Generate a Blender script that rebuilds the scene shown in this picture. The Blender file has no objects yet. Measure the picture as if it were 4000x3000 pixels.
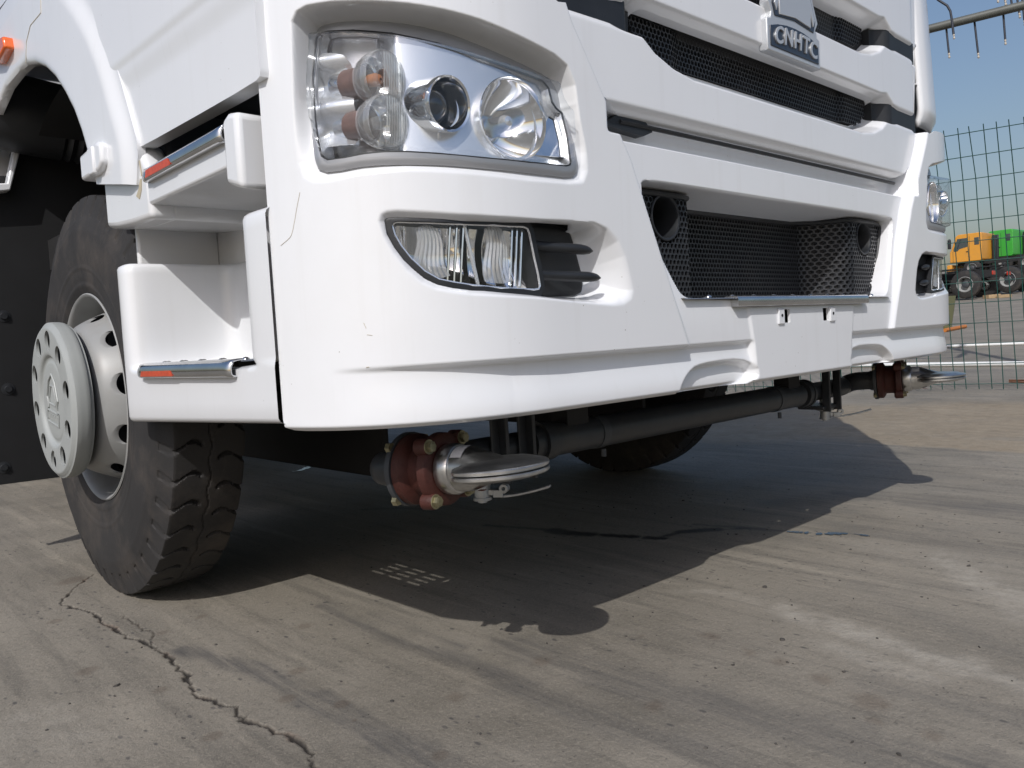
import bpy, bmesh, math, random
import numpy as np
from mathutils import Matrix, Vector

random.seed(4); rng = np.random.default_rng(7)
PI = math.pi
sc = bpy.context.scene
COL = sc.collection

# ------------------------------------------------------------------ camera, sky, sun, exposure
cd = bpy.data.cameras.new('camera'); cam = bpy.data.objects.new('camera', cd); COL.objects.link(cam)
cd.sensor_width = 36; cd.lens = 27.99; cd.clip_start = 0.02; cd.clip_end = 3000
cam.matrix_world = Matrix(((0.7302869, 0.0797400, -0.6784708, -1.8264894), (-0.6807492, 0.0019165, -0.7325140, -1.2741115), (-0.0571104, 0.9968139, 0.0556825, 0.6422558), (0.0000000, 0.0000000, 0.0000000, 1.0000000)))
sc.camera = cam

# the sun stands ahead and to the right of the truck (towards -x, a little -y)
SUN = Vector((-0.98, -0.60, 1.0)).normalized()
sun_elev = math.asin(SUN.z); sun_az = math.atan2(SUN.x, SUN.y)     # azimuth clockwise from +y
w = bpy.data.worlds.new('World'); sc.world = w; w.use_nodes = True
nt = w.node_tree; nt.nodes.clear()
sky = nt.nodes.new('ShaderNodeTexSky'); sky.sky_type = 'NISHITA'; sky.sun_disc = False
sky.sun_elevation = sun_elev; sky.sun_rotation = sun_az
sky.air_density = 1.5; sky.dust_density = 3.2; sky.ozone_density = 4.0; sky.altitude = 0
bg = nt.nodes.new('ShaderNodeBackground'); bg.inputs['Strength'].default_value = 0.088
wo = nt.nodes.new('ShaderNodeOutputWorld')
tint = nt.nodes.new('ShaderNodeMix'); tint.data_type = 'RGBA'; tint.blend_type = 'MULTIPLY'; tint.inputs[0].default_value = 1.0; tint.inputs[7].default_value = (.98, .945, 1.0, 1)
nt.links.new(sky.outputs[0], tint.inputs[6]); nt.links.new(tint.outputs[2], bg.inputs[0]); nt.links.new(bg.outputs[0], wo.inputs[0])
sl = bpy.data.lights.new('sun', 'SUN'); sl.energy = 2.45; sl.angle = math.radians(0.53); sl.color = (1.0, 0.98, 0.955)
so = bpy.data.objects.new('sun', sl); COL.objects.link(so); so.location = (-20, -12, 20)
so.rotation_euler = SUN.to_track_quat('Z', 'Y').to_euler()
sc.view_settings.view_transform = 'Standard'; sc.view_settings.look = 'None'
sc.view_settings.exposure = 0.24; sc.view_settings.gamma = 1.0; sc.view_settings.use_curve_mapping = False
sc.cycles.max_bounces = 10; sc.cycles.transparent_max_bounces = 16; sc.cycles.glossy_bounces = 6
sc.cycles.caustics_reflective = False; sc.cycles.caustics_refractive = False

# ------------------------------------------------------------------ materials
def mat(name, base, rough=0.5, metal=0.0, coat=0.0, spec=0.5, vary=0.0, vscale=6.0, bump=0.0, bscale=80.0, dirt=None, dirt_amt=0.0, dirt_scale=3.0, rvary=0.0):
    m = bpy.data.materials.new(name); m.use_nodes = True
    t = m.node_tree; b = t.nodes['Principled BSDF']; L = t.links
    b.inputs['Base Color'].default_value = (*base, 1); b.inputs['Roughness'].default_value = rough
    b.inputs['Metallic'].default_value = metal; b.inputs['Coat Weight'].default_value = coat
    b.inputs['Coat Roughness'].default_value = 0.06
    b.inputs['Specular IOR Level'].default_value = spec
    tc = t.nodes.new('ShaderNodeTexCoord')
    last = None
    if vary or dirt_amt:
        n = t.nodes.new('ShaderNodeTexNoise'); n.inputs['Scale'].default_value = vscale; n.inputs['Detail'].default_value = 6
        L.new(tc.outputs['Object'], n.inputs['Vector'])
        r = t.nodes.new('ShaderNodeValToRGB')
        r.color_ramp.elements[0].position = .3; r.color_ramp.elements[1].position = .7
        r.color_ramp.elements[0].color = (*[c * (1 - vary) for c in base], 1)
        r.color_ramp.elements[1].color = (*[min(1, c * (1 + vary * .6)) for c in base], 1)
        L.new(n.outputs['Fac'], r.inputs['Fac']); last = r.outputs[0]
        if dirt_amt:
            n2 = t.nodes.new('ShaderNodeTexNoise'); n2.inputs['Scale'].default_value = dirt_scale; n2.inputs['Detail'].default_value = 9
            n2.inputs['Roughness'].default_value = .68
            L.new(tc.outputs['Object'], n2.inputs['Vector'])
            mr = t.nodes.new('ShaderNodeMapRange'); mr.inputs[1].default_value = .5; mr.inputs[2].default_value = .75
            mr.inputs[4].default_value = dirt_amt
            L.new(n2.outputs['Fac'], mr.inputs[0])
            mx = t.nodes.new('ShaderNodeMix'); mx.data_type = 'RGBA'
            L.new(mr.outputs[0], mx.inputs[0]); L.new(last, mx.inputs[6]); mx.inputs[7].default_value = (*dirt, 1)
            last = mx.outputs[2]
        L.new(last, b.inputs['Base Color'])
        if rvary:
            mr2 = t.nodes.new('ShaderNodeMapRange'); mr2.inputs[3].default_value = rough * (1 - rvary); mr2.inputs[4].default_value = min(1, rough * (1 + rvary))
            L.new(n.outputs['Fac'], mr2.inputs[0]); L.new(mr2.outputs[0], b.inputs['Roughness'])
    if bump:
        n3 = t.nodes.new('ShaderNodeTexNoise'); n3.inputs['Scale'].default_value = bscale; n3.inputs['Detail'].default_value = 4
        L.new(tc.outputs['Object'], n3.inputs['Vector'])
        bp = t.nodes.new('ShaderNodeBump'); bp.inputs['Strength'].default_value = bump; bp.inputs['Distance'].default_value = .002
        L.new(n3.outputs['Fac'], bp.inputs['Height']); L.new(bp.outputs[0], b.inputs['Normal'])
    return m

def glass_mat(name, tint=(1, 1, 1), rough=0.0, gloss=0.10, milk=0.0):
    # thin clear cover: lets light straight through and mirrors the surroundings at grazing angles
    m = bpy.data.materials.new(name); m.use_nodes = True
    t = m.node_tree; t.nodes.clear(); L = t.links
    o = t.nodes.new('ShaderNodeOutputMaterial'); mx = t.nodes.new('ShaderNodeMixShader')
    tr = t.nodes.new('ShaderNodeBsdfTransparent'); tr.inputs[0].default_value = (*tint, 1)
    gl = t.nodes.new('ShaderNodeBsdfGlossy'); gl.inputs['Roughness'].default_value = rough
    lw = t.nodes.new('ShaderNodeLayerWeight'); lw.inputs['Blend'].default_value = .5
    pw = t.nodes.new('ShaderNodeMath'); pw.operation = 'POWER'; pw.inputs[1].default_value = 4.0; L.new(lw.outputs['Facing'], pw.inputs[0])
    ad = t.nodes.new('ShaderNodeMath'); ad.operation = 'MULTIPLY_ADD'; ad.inputs[1].default_value = .85; ad.inputs[2].default_value = .03 + gloss * .06; ad.use_clamp = True
    L.new(pw.outputs[0], ad.inputs[0])
    L.new(ad.outputs[0], mx.inputs[0]); L.new(tr.outputs[0], mx.inputs[1]); L.new(gl.outputs[0], mx.inputs[2]); last = mx.outputs[0]
    if milk:
        df = t.nodes.new('ShaderNodeBsdfDiffuse'); df.inputs[0].default_value = (.85, .86, .87, 1); m2 = t.nodes.new('ShaderNodeMixShader'); m2.inputs[0].default_value = milk
        L.new(last, m2.inputs[1]); L.new(df.outputs[0], m2.inputs[2]); last = m2.outputs[0]
    L.new(last, o.inputs[0])
    return m

M = {}
M['white'] = mat('white_paint', (.775, .79, .81), .32, coat=.55, vary=.02, vscale=2.2, dirt=(.60, .585, .56), dirt_amt=.12, dirt_scale=4, rvary=.12)
def speckle(m):
    t = m.node_tree; b = t.nodes['Principled BSDF']; L = t.links; src = b.inputs['Base Color'].links[0].from_socket
    tc = t.nodes.new('ShaderNodeTexCoord'); v = t.nodes.new('ShaderNodeTexVoronoi'); v.inputs['Scale'].default_value = 46; L.new(tc.outputs['Object'], v.inputs['Vector'])
    a = t.nodes.new('ShaderNodeMapRange'); a.inputs[1].default_value = .062; a.inputs[2].default_value = .036; L.new(v.outputs['Distance'], a.inputs[0])
    n = t.nodes.new('ShaderNodeTexNoise'); n.inputs['Scale'].default_value = 7; n.inputs['Detail'].default_value = 3; L.new(tc.outputs['Object'], n.inputs['Vector'])
    c = t.nodes.new('ShaderNodeMapRange'); c.inputs[1].default_value = .56; c.inputs[2].default_value = .66; L.new(n.outputs['Fac'], c.inputs[0])
    mu = t.nodes.new('ShaderNodeMath'); mu.operation = 'MULTIPLY'; L.new(a.outputs[0], mu.inputs[0]); L.new(c.outputs[0], mu.inputs[1])
    # faint run-down streaks
    mp = t.nodes.new('ShaderNodeMapping'); mp.inputs['Scale'].default_value = (38, 38, 1.6); L.new(tc.outputs['Object'], mp.inputs[0])
    st = t.nodes.new('ShaderNodeTexNoise'); st.inputs['Scale'].default_value = 1; st.inputs['Detail'].default_value = 5; L.new(mp.outputs[0], st.inputs['Vector'])
    sr = t.nodes.new('ShaderNodeMapRange'); sr.inputs[1].default_value = .56; sr.inputs[2].default_value = .78; sr.inputs[4].default_value = .16; L.new(st.outputs['Fac'], sr.inputs[0])
    x0 = t.nodes.new('ShaderNodeMix'); x0.data_type = 'RGBA'; L.new(sr.outputs[0], x0.inputs[0]); L.new(src, x0.inputs[6]); x0.inputs[7].default_value = (.58, .57, .55, 1)
    x = t.nodes.new('ShaderNodeMix'); x.data_type = 'RGBA'; L.new(mu.outputs[0], x.inputs[0]); L.new(x0.outputs[2], x.inputs[6]); x.inputs[7].default_value = (.20, .17, .13, 1)
    L.new(x.outputs[2], b.inputs['Base Color'])
speckle(M['white'])
M['white2'] = mat('white_paint_inner', (.78, .785, .79), .4, coat=.2, vary=.02)
M['black'] = mat('black_plastic', (.016, .018, .021), .5, vary=.2, vscale=20, bump=.15, bscale=300)
M['mesh'] = mat('black_mesh_plastic', (.022, .024, .028), .42, vary=.15, vscale=15, dirt=(.10, .09, .08), dirt_amt=.18, dirt_scale=9)
M['dark'] = mat('dark_underbody', (.014, .014, .015), .75, vary=.3, vscale=8)
M['pipe'] = mat('dark_grey_pipe_paint', (.032, .036, .042), .42, vary=.2, vscale=9, dirt=(.09, .085, .075), dirt_amt=.35, dirt_scale=6)
M['flap'] = mat('black_rubber_flap', (.0055, .006, .007), .7, vary=.3, vscale=12)
M['sill'] = mat('dark_grey_sill', (.05, .055, .062), .5, vary=.15)
M['chrome'] = mat('chrome', (.86, .87, .88), .05, metal=1.0)
M['chrome2'] = mat('reflector_chrome', (.92, .93, .94), .07, metal=1.0)
M['steel'] = mat('polished_steel_tread', (.62, .63, .64), .14, metal=1.0, vary=.1, vscale=14)
M['satin'] = mat('satin_silver', (.86, .88, .91), .27, metal=.75, coat=.2)
M['bezel'] = mat('silver_bezel_paint', (.40, .41, .43), .36, metal=.45)
M['alu'] = mat('machined_aluminium', (.60, .60, .59), .33, metal=1.0, vary=.22, vscale=30, bump=.12, bscale=120, dirt=(.33, .31, .28), dirt_amt=.45, dirt_scale=14)
M['cast'] = mat('cast_aluminium', (.44, .45, .45), .5, metal=.75, vary=.2, vscale=40, bump=.35, bscale=220)
M['red'] = mat('red_oxide_casting', (.062, .015, .010), .62, vary=.3, vscale=26, bump=.5, bscale=130, dirt=(.05, .02, .016), dirt_amt=.5, dirt_scale=11)
M['brass'] = mat('yellow_zinc_bolt', (.30, .275, .17), .42, metal=.7, vary=.2, vscale=60)
M['tyre'] = mat('tyre_rubber', (.024, .0225, .022), .78, vary=.25, vscale=9, bump=.25, bscale=140, dirt=(.085, .070, .058), dirt_amt=.7, dirt_scale=5)
M['rim'] = mat('rim_grey_paint', (.31, .315, .31), .42, vary=.1, vscale=8, dirt=(.25, .20, .15), dirt_amt=.35, dirt_scale=7)
M['hub'] = mat('hub_cap_grey_green', (.34, .357, .348), .48, vary=.06, vscale=10, bump=.08, bscale=200)
M['glass'] = glass_mat('clear_lamp_cover', (.97, .98, .985), 0.01, .25)
M['glass2'] = glass_mat('fluted_lamp_glass', (.96, .97, .97), 0.12, 2.0, milk=.14)
M['ribbed'] = glass_mat('ribbed_grey_glass', (.86, .89, .92), 0.15, 4.0, milk=.30)
M['orange'] = mat('amber_bulb', (.62, .20, .04), .3, coat=.4)
M['bulbred'] = mat('brown_socket', (.15, .085, .07), .4, vary=.3, vscale=60)
M['darkglass'] = mat('dark_projector_glass', (.035, .045, .055), .03, coat=1.0)
M['emblem'] = mat('emblem_navy', (.018, .024, .038), .3, coat=.3)
M['silver'] = mat('emblem_silver', (.58, .60, .62), .42, metal=.5)
M['amber'] = mat('amber_marker_lens', (.75, .13, .015), .15, coat=.6)
M['orange_red'] = mat('orange_red_patch', (.55, .075, .03), .35, vary=.2, vscale=90)
M['paper'] = mat('paper_sticker', (.62, .62, .63), .7, vary=.1, vscale=60)
M['scratch'] = mat('scuff_tan', (.54, .51, .44), .8)
M['seal'] = mat('yellowed_sealant', (.46, .41, .30), .7)
M['fence'] = mat('green_fence_wire', (.010, .062, .050), .45)
M['pvc'] = mat('white_pipe_paint', (.72, .73, .72), .5, dirt=(.4, .37, .33), dirt_amt=.4)
M['gantry'] = mat('gantry_grey_green_paint', (.10, .105, .092), .5, vary=.2)
M['hose'] = mat('dark_drop_tube', (.028, .032, .045), .5)
M['nozzle'] = mat('beige_nozzle', (.52, .47, .40), .5)
M['yellow'] = mat('yellow_cab_paint', (.66, .30, .035), .4, coat=.3, dirt=(.3, .2, .1), dirt_amt=.3)
M['green'] = mat('green_cab_paint', (.05, .37, .045), .4, coat=.3, dirt=(.12, .2, .1), dirt_amt=.3)
M['window'] = mat('cab_window_glass', (.05, .065, .07), .08, coat=.8)
M['wood'] = mat('pale_wood', (.42, .30, .17), .7, vary=.25, vscale=6)
M['rust'] = mat('rusty_steel', (.16, .065, .03), .75, vary=.3, vscale=12)
M['olive'] = mat('olive_paint', (.10, .095, .03), .55)
M['orangep'] = mat('orange_paint', (.50, .17, .03), .5)
M['taillight'] = mat('red_tail_lens', (.45, .03, .015), .25, coat=.5)

# ------------------------------------------------------------------ mesh helpers
def link(o, parent=None):
    COL.objects.link(o)
    if parent is not None: o.parent = parent
    return o
def tag(o, label=None, cat=None, group=None, kind=None):
    if label: o['label'] = label
    if cat: o['category'] = cat
    if group: o['group'] = group
    if kind: o['kind'] = kind
    return o
def thing(name, label, cat, loc=(0, 0, 0), group=None):
    o = bpy.data.objects.new(name, None); COL.objects.link(o); o.location = loc; o.empty_display_size = .1
    tag(o, label, cat, group); return o
def build(name, V, F, m, parent=None, smooth=40, bevel=0, seg=2, sub=0):
    me = bpy.data.meshes.new(name)
    me.from_pydata([tuple(map(float, v)) for v in V], [], [tuple(map(int, f)) for f in F])
    me.validate(); me.update()
    bm = bmesh.new(); bm.from_mesh(me)
    bmesh.ops.remove_doubles(bm, verts=bm.verts, dist=1e-6)
    bmesh.ops.recalc_face_normals(bm, faces=bm.faces); bm.to_mesh(me); bm.free()
    if smooth:
        me.shade_smooth(); me.set_sharp_from_angle(angle=math.radians(smooth))
    me.materials.append(m)
    o = bpy.data.objects.new(name, me); link(o, parent)
    if bevel:
        b = o.modifiers.new('bevel', 'BEVEL'); b.width = bevel; b.segments = seg; b.limit_method = 'ANGLE'; b.angle_limit = math.radians(35); b.harden_normals = False
    if sub:
        s = o.modifiers.new('sub', 'SUBSURF'); s.levels = s.render_levels = sub
    return o
def dup(o, parent=None, mw=None, **kw):
    c = o.copy(); COL.objects.link(c)
    if parent is not None: c.parent = parent
    if mw is not None: c.matrix_local = mw
    for k, v in kw.items(): c[k] = v
    return c

class MB:
    """collects primitives into one mesh"""
    def __init__(s): s.V = []; s.F = []
    def add(s, V, F):
        n = len(s.V); s.V += [tuple(v) for v in V]; s.F += [tuple(i + n for i in f) for f in F]; return s
    def box(s, c, d, rot=None):
        x, y, z = [v / 2 for v in d]
        V = np.array([(i * x, j * y, k * z) for i in (-1, 1) for j in (-1, 1) for k in (-1, 1)])
        if rot is not None: V = V @ np.array(rot).T
        return s.add(V + np.array(c), [(0, 1, 3, 2), (4, 6, 7, 5), (0, 4, 5, 1), (2, 3, 7, 6), (0, 2, 6, 4), (1, 5, 7, 3)])
    def cyl(s, a, b, r, n=20, r2=None, cap=True):
        a = np.array(a, float); b = np.array(b, float); r2 = r if r2 is None else r2
        d = (b - a) / np.linalg.norm(b - a); h = np.array([0, 0, 1.]) if abs(d[2]) < .9 else np.array([1., 0, 0])
        e = np.cross(d, h); e /= np.linalg.norm(e); f = np.cross(d, e)
        t = np.linspace(0, 2 * PI, n, endpoint=False)
        ring = np.cos(t)[:, None] * e + np.sin(t)[:, None] * f
        V = np.concatenate([a + ring * r, b + ring * r2])
        F = [(i, (i + 1) % n, n + (i + 1) % n, n + i) for i in range(n)]
        if cap: F += [tuple(range(n - 1, -1, -1)), tuple(range(n, 2 * n))]
        return s.add(V, F)
    def tube(s, pts, r, n=12, cap=True):
        P = [np.array(p, float) for p in pts]; rs = r if hasattr(r, '__len__') else [r] * len(P)
        V = []; h = None
        for i, p in enumerate(P):
            d = P[min(i + 1, len(P) - 1)] - P[max(i - 1, 0)]; d = d / np.linalg.norm(d)
            if h is None:
                h = np.array([0, 0, 1.]) if abs(d[2]) < .9 else np.array([1., 0, 0])
            e = np.cross(d, h); e /= np.linalg.norm(e); f = np.cross(e, d); h = f
            for k in range(n):
                t = 2 * PI * k / n; V.append(p + rs[i] * (math.cos(t) * e + math.sin(t) * f))
        F = [(i * n + k, i * n + (k + 1) % n, (i + 1) * n + (k + 1) % n, (i + 1) * n + k) for i in range(len(P) - 1) for k in range(n)]
        if cap: F += [tuple(range(n - 1, -1, -1)), tuple(range((len(P) - 1) * n, len(P) * n))]
        return s.add(V, F)
    def lathe(s, prof, a, d, n=32):
        """prof: list of (distance along d, radius)"""
        a = np.array(a, float); d = np.array(d, float); d /= np.linalg.norm(d)
        h = np.array([0, 0, 1.]) if abs(d[2]) < .9 else np.array([1., 0, 0])
        e = np.cross(d, h); e /= np.linalg.norm(e); f = np.cross(d, e)
        V = []
        for q, r in prof:
            for k in range(n):
                t = 2 * PI * k / n; V.append(a + d * q + r * (math.cos(t) * e + math.sin(t) * f))
        F = [(i * n + k, i * n + (k + 1) % n, (i + 1) * n + (k + 1) % n, (i + 1) * n + k) for i in range(len(prof) - 1) for k in range(n)]
        return s.add(V, F)
    def prism(s, poly, fa, fb):
        """poly (u,v) list, fa/fb map (u,v)->xyz for the two faces"""
        n = len(poly); V = [fa(*p) for p in poly] + [fb(*p) for p in poly]
        F = [tuple(range(n)), tuple(range(2 * n - 1, n - 1, -1))] + [(i, n + i, n + (i + 1) % n, (i + 1) % n) for i in range(n)]
        return s.add(V, F)
    def obj(s, name, m, parent=None, **k): return build(name, s.V, s.F, m, parent, **k)

def ss(t):
    t = np.clip(t, 0, 1); return t * t * (3 - 2 * t)
def chaikin(p, n=2, keep=()):
    p = np.array(p, float)
    for _ in range(n):
        q = np.roll(p, -1, 0); p = np.stack([.75 * p + .25 * q, .25 * p + .75 * q], 1).reshape(-1, 2)
    return p
def sdf(poly, X, closest=False):
    """signed distance (negative inside); X (N,2)"""
    poly = np.asarray(poly, float); X = np.asarray(X, float); N = len(X)
    best = np.full(N, 1e9); ins = np.zeros(N, bool); C = np.zeros((N, 2)) if closest else None
    for a, b in zip(poly, np.roll(poly, -1, 0)):
        d = b - a; L2 = d @ d
        if L2 < 1e-14: continue
        t = np.clip(((X - a) @ d) / L2, 0, 1); c = a + t[:, None] * d
        q = ((X - c) ** 2).sum(1); k = q < best
        best[k] = q[k]
        if closest: C[k] = c[k]
        if a[1] != b[1]:
            cr = ((a[1] > X[:, 1]) != (b[1] > X[:, 1])) & (X[:, 0] < (b[0] - a[0]) * (X[:, 1] - a[1]) / (b[1] - a[1]) + a[0])
            ins ^= cr
    s = np.sqrt(best); s[ins] *= -1
    return (s, C) if closest else s
def sdz(poly):
    """distance field limited to the polygon's neighbourhood"""
    poly = np.asarray(poly, float); lo = poly.min(0) - .08; hi = poly.max(0) + .08
    def f(X):
        r = np.full(len(X), .08); k = ((X > lo) & (X < hi)).all(1)
        if k.any(): r[k] = sdf(poly, X[k])
        return r
    return f
def lines(*seg):
    out = []
    for a, b, h in seg: out += list(np.linspace(a, b, max(2, int(round((b - a) / h)) + 1))[:-1])
    return np.array(out + [seg[-1][1]])

def relief(name, outline, gu, gz, depth, mp, m, parent=None, holes=(), thick=.012, smooth=35, flip=False):
    """a sheet with the given outline, pressed in by depth(u,z) and turned back at its edges"""
    outline = np.asarray(outline, float)
    Ug, Zg = np.meshgrid(gu, gz, indexing='ij'); X = np.stack([Ug.ravel(), Zg.ravel()], 1)
    s, C = sdf(outline, X, True)
    for h in holes:
        sh, Ch = sdf(h, X, True); sh = -sh; k = sh > s; s[k] = sh[k]; C[k] = Ch[k]
    nu, nz = Ug.shape; idx = np.arange(nu * nz).reshape(nu, nz)
    Q = np.stack([idx[:-1, :-1], idx[1:, :-1], idx[1:, 1:], idx[:-1, 1:]], -1).reshape(-1, 4)
    keep = (s[Q] < 0).any(1); Q = Q[keep]
    used = np.unique(Q); re = np.full(nu * nz, -1); re[used] = np.arange(len(used))
    X = X[used]; s = s[used]; C = C[used]; Q = re[Q]
    o = s > 0; X[o] = C[o]
    D = depth(X) if callable(depth) else np.full(len(X), depth)
    V = mp(X[:, 0], X[:, 1], D)
    if flip: Q = Q[:, ::-1]
    # edges used once form the rim
    E = np.concatenate([Q[:, [0, 1]], Q[:, [1, 2]], Q[:, [2, 3]], Q[:, [3, 0]]])
    key = np.sort(E, 1); _, inv, cnt = np.unique(key, axis=0, return_inverse=True, return_counts=True)
    B = E[cnt[inv.ravel()] == 1]
    bv = np.unique(B); rb = np.full(len(X), -1); rb[bv] = np.arange(len(bv)) + len(X)
    if thick:
        V = np.concatenate([V, mp(X[bv, 0], X[bv, 1], D[bv] + thick)])
        Q = np.concatenate([Q, np.stack([B[:, 1], B[:, 0], rb[B[:, 0]], rb[B[:, 1]]], 1)])
    me = bpy.data.meshes.new(name)
    me.vertices.add(len(V)); me.vertices.foreach_set('co', V.astype(np.float32).ravel())
    me.loops.add(Q.size); me.loops.foreach_set('vertex_index', Q.astype(np.int32).ravel())
    me.polygons.add(len(Q)); me.polygons.foreach_set('loop_start', np.arange(0, Q.size, 4, dtype=np.int32))
    me.update(calc_edges=True); me.validate(); me.shade_smooth()
    me.set_sharp_from_angle(angle=math.radians(smooth))
    me.materials.append(m)
    ob = bpy.data.objects.new(name, me); link(ob, parent); return ob

# the truck's nose in plan: a gently bowed front that turns into the flanks
def _nose():
    xs = np.linspace(0, .85, 120)[:-1]; c = [np.stack([xs, -.365 + .008 * (xs / .9) ** 2], 1)]
    t = np.linspace(0, PI / 2, 160); x = .85 + .395 * np.sin(t) ** (2 / 2.4)
    c.append(np.stack([x, -.365 + .008 * (x / .9) ** 2 + .375 * (1 - np.clip(np.cos(t), 0, 1) ** (2 / 2.4))], 1)); c = np.concatenate(c)
    c = np.concatenate([c, [[1.245, c[-1, 1] + .3]]])
    full = np.concatenate([c[::-1] * [-1, 1], c[1:]])
    s = np.concatenate([[0], np.cumsum(np.hypot(*np.diff(full, axis=0).T))]); s -= s[len(c) - 1]
    u = np.linspace(s[0], s[-1], 6001); X = np.interp(u, s, full[:, 0]); Y = np.interp(u, s, full[:, 1])
    tx = np.gradient(X, u); ty = np.gradient(Y, u); l = np.hypot(tx, ty); return u, X, Y, -ty / l, tx / l
_u, _X, _Y, _NX, _NY = _nose()
def NOSE(u, z, d):
    return np.stack([np.interp(u, _u, _X) + np.interp(u, _u, _NX) * d, np.interp(u, _u, _Y) + np.interp(u, _u, _NY) * d, z + 0 * u], 1)
def nose(u, z, d=0): return NOSE(np.array([u], float), np.array([z], float), np.array([d], float))[0]
SX = 1.245
def FLANK(y, z, d): return np.stack([-SX + d, y, z], 1)
def FLANK_L(y, z, d): return np.stack([SX - d, y, z], 1)

# ================================================================== THE TRUCK
truck = thing('sprinkler_truck', 'white truck cab with chrome headlamps and two silver water nozzles under its bumper', 'truck', (0, 0, 0))
bonnet_top = 1.62

# ------------------------------------------------------------------ bumper with both lamp corners (one moulding)
HP = np.array([(-1.2844,1.1406), (-1.275,1.1543), (-1.2566,1.1596), (-1.2148,1.1592), (-1.1559,1.1552), (-1.1031,1.1511), (-1.0465,1.1452), (-0.9853,1.137), (-0.9007,1.1213), (-0.8379,1.1094), (-0.8084,1.0966), (-0.7923,1.067), (-0.7846,1.0079), (-0.7726,0.9561), (-0.7706,0.9231), (-0.7845,0.9008), (-0.822,0.8961), (-0.9172,0.8938), (-1.0262,0.8984), (-1.119,0.9026), (-1.1867,0.9004), (-1.2396,0.8939), (-1.2652,0.8951), (-1.2835,0.9046), (-1.2932,0.9286), (-1.293,0.9943), (-1.2879,1.0833)])
BZ = np.array([(-1.2859,1.1443), (-1.2736,1.1474), (-1.2353,1.1496), (-1.1828,1.1479), (-1.1408,1.1445), (-1.1,1.1403), (-1.0173,1.1272), (-0.9294,1.1083), (-0.8311,1.0891), (-0.8045,1.0752), (-0.8018,1.054), (-0.8041,1.0321), (-0.7865,1.0133), (-0.7888,0.9699), (-0.7907,0.9324), (-0.7947,0.9193), (-0.8034,0.9122), (-0.8257,0.9089), (-0.9113,0.9086), (-0.9974,0.91), (-1.0598,0.9125), (-1.1182,0.9139), (-1.1525,0.9149), (-1.1874,0.9144), (-1.2213,0.9111), (-1.244,0.9112), (-1.258,0.9172), (-1.2616,0.9278), (-1.2712,0.9716), (-1.2871,1.0709), (-1.2908,1.1086)])
LN = np.array([(-1.2727,1.1273), (-1.2685,1.135), (-1.249,1.136), (-1.198,1.1318), (-1.1288,1.1232), (-1.0483,1.1094), (-0.9645,1.0929), (-0.8694,1.0794), (-0.8353,1.075), (-0.8244,1.0636), (-0.8236,1.0397), (-0.8165,1.0296), (-0.8036,1.0242), (-0.8042,0.984), (-0.8107,0.9355), (-0.8131,0.9307), (-0.8224,0.928), (-0.91,0.9255), (-0.9963,0.9262), (-1.0706,0.93), (-1.1169,0.9329), (-1.1512,0.9339), (-1.1814,0.9327), (-1.2102,0.9296), (-1.2401,0.9288), (-1.2499,0.9355), (-1.2558,0.9552), (-1.2643,0.9945), (-1.2765,1.0692), (-1.2764,1.1061)])
def shrink(p, k):
    p = np.array(p); n = np.roll(p, -1, 0) - np.roll(p, 1, 0); n /= np.linalg.norm(n, axis=1)[:, None] + 1e-9
    area = .5 * np.sum(p[:, 0] * np.roll(p[:, 1], -1) - np.roll(p[:, 0], -1) * p[:, 1])
    q = np.stack([-n[:, 1], n[:, 0]], 1) * (1 if area > 0 else -1); return p + q * k
def keep_inside(p, outer, m):
    q = shrink(outer, m); d, c = sdf(q, p, True); p = np.array(p); p[d > 0] = c[d > 0]; return p
BZ = keep_inside(BZ, HP, .007); LN = keep_inside(LN, BZ, .006)
PF = np.array([(-1.1668,0.8314), (-1.1623,0.8426), (-1.1526,0.8468), (-1.137,0.8477), (-1.0914,0.8442), (-1.0442,0.8405), (-0.9737,0.8371), (-0.891,0.8355), (-0.8095,0.8374), (-0.7639,0.8378), (-0.728,0.8303), (-0.6993,0.8109), (-0.6821,0.7842), (-0.671,0.7494), (-0.6626,0.7192), (-0.6707,0.7015), (-0.693,0.6918), (-0.7237,0.691), (-0.7854,0.6966), (-0.9006,0.706), (-0.9696,0.7098), (-1.0297,0.7135), (-1.0608,0.718), (-1.0863,0.7236), (-1.1068,0.7339), (-1.1285,0.7537), (-1.1476,0.7806), (-1.1605,0.8062)])
FI_ = np.array([(-1.1638,0.833), (-1.1605,0.8395), (-1.1534,0.8417), (-1.1078,0.8391), (-1.0399,0.8355), (-0.9549,0.8357), (-0.8787,0.8376), (-0.8071,0.8388), (-0.7784,0.8346), (-0.7632,0.8235), (-0.754,0.8016), (-0.7462,0.7744), (-0.7378,0.7495), (-0.7366,0.7319), (-0.7437,0.7205), (-0.7607,0.7144), (-0.8294,0.713), (-0.9487,0.7132), (-1.0231,0.7158), (-1.0573,0.7203), (-1.0798,0.7259), (-1.1013,0.7367), (-1.1201,0.7512), (-1.1365,0.7678), (-1.1504,0.7884), (-1.161,0.8099)])
IN = chaikin([(-.590,.905), (-.590,.930), (-.560,.934), (-.3,.9335), (0,.933), (.3,.9335), (.560,.934), (.590,.930), (.590,.905), (.555,.80), (.520,.742), (.495,.708), (.45,.7005), (0,.7005), (-.45,.7005), (-.495,.708), (-.520,.742), (-.555,.80)], 2)
CT = np.array([(-.83,1.25), (-.794,1.169), (-.655,.955), (-.513,.635), (-.498,.600), (-.478,.48), (.478,.48), (.498,.600), (.513,.635), (.655,.955), (.794,1.169), (.83,1.25)])
PL = np.array([(-.2575,.690), (-.2433,.612), (-.2300,.50), (.2300,.50), (.2433,.612), (.2575,.690)])
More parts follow.
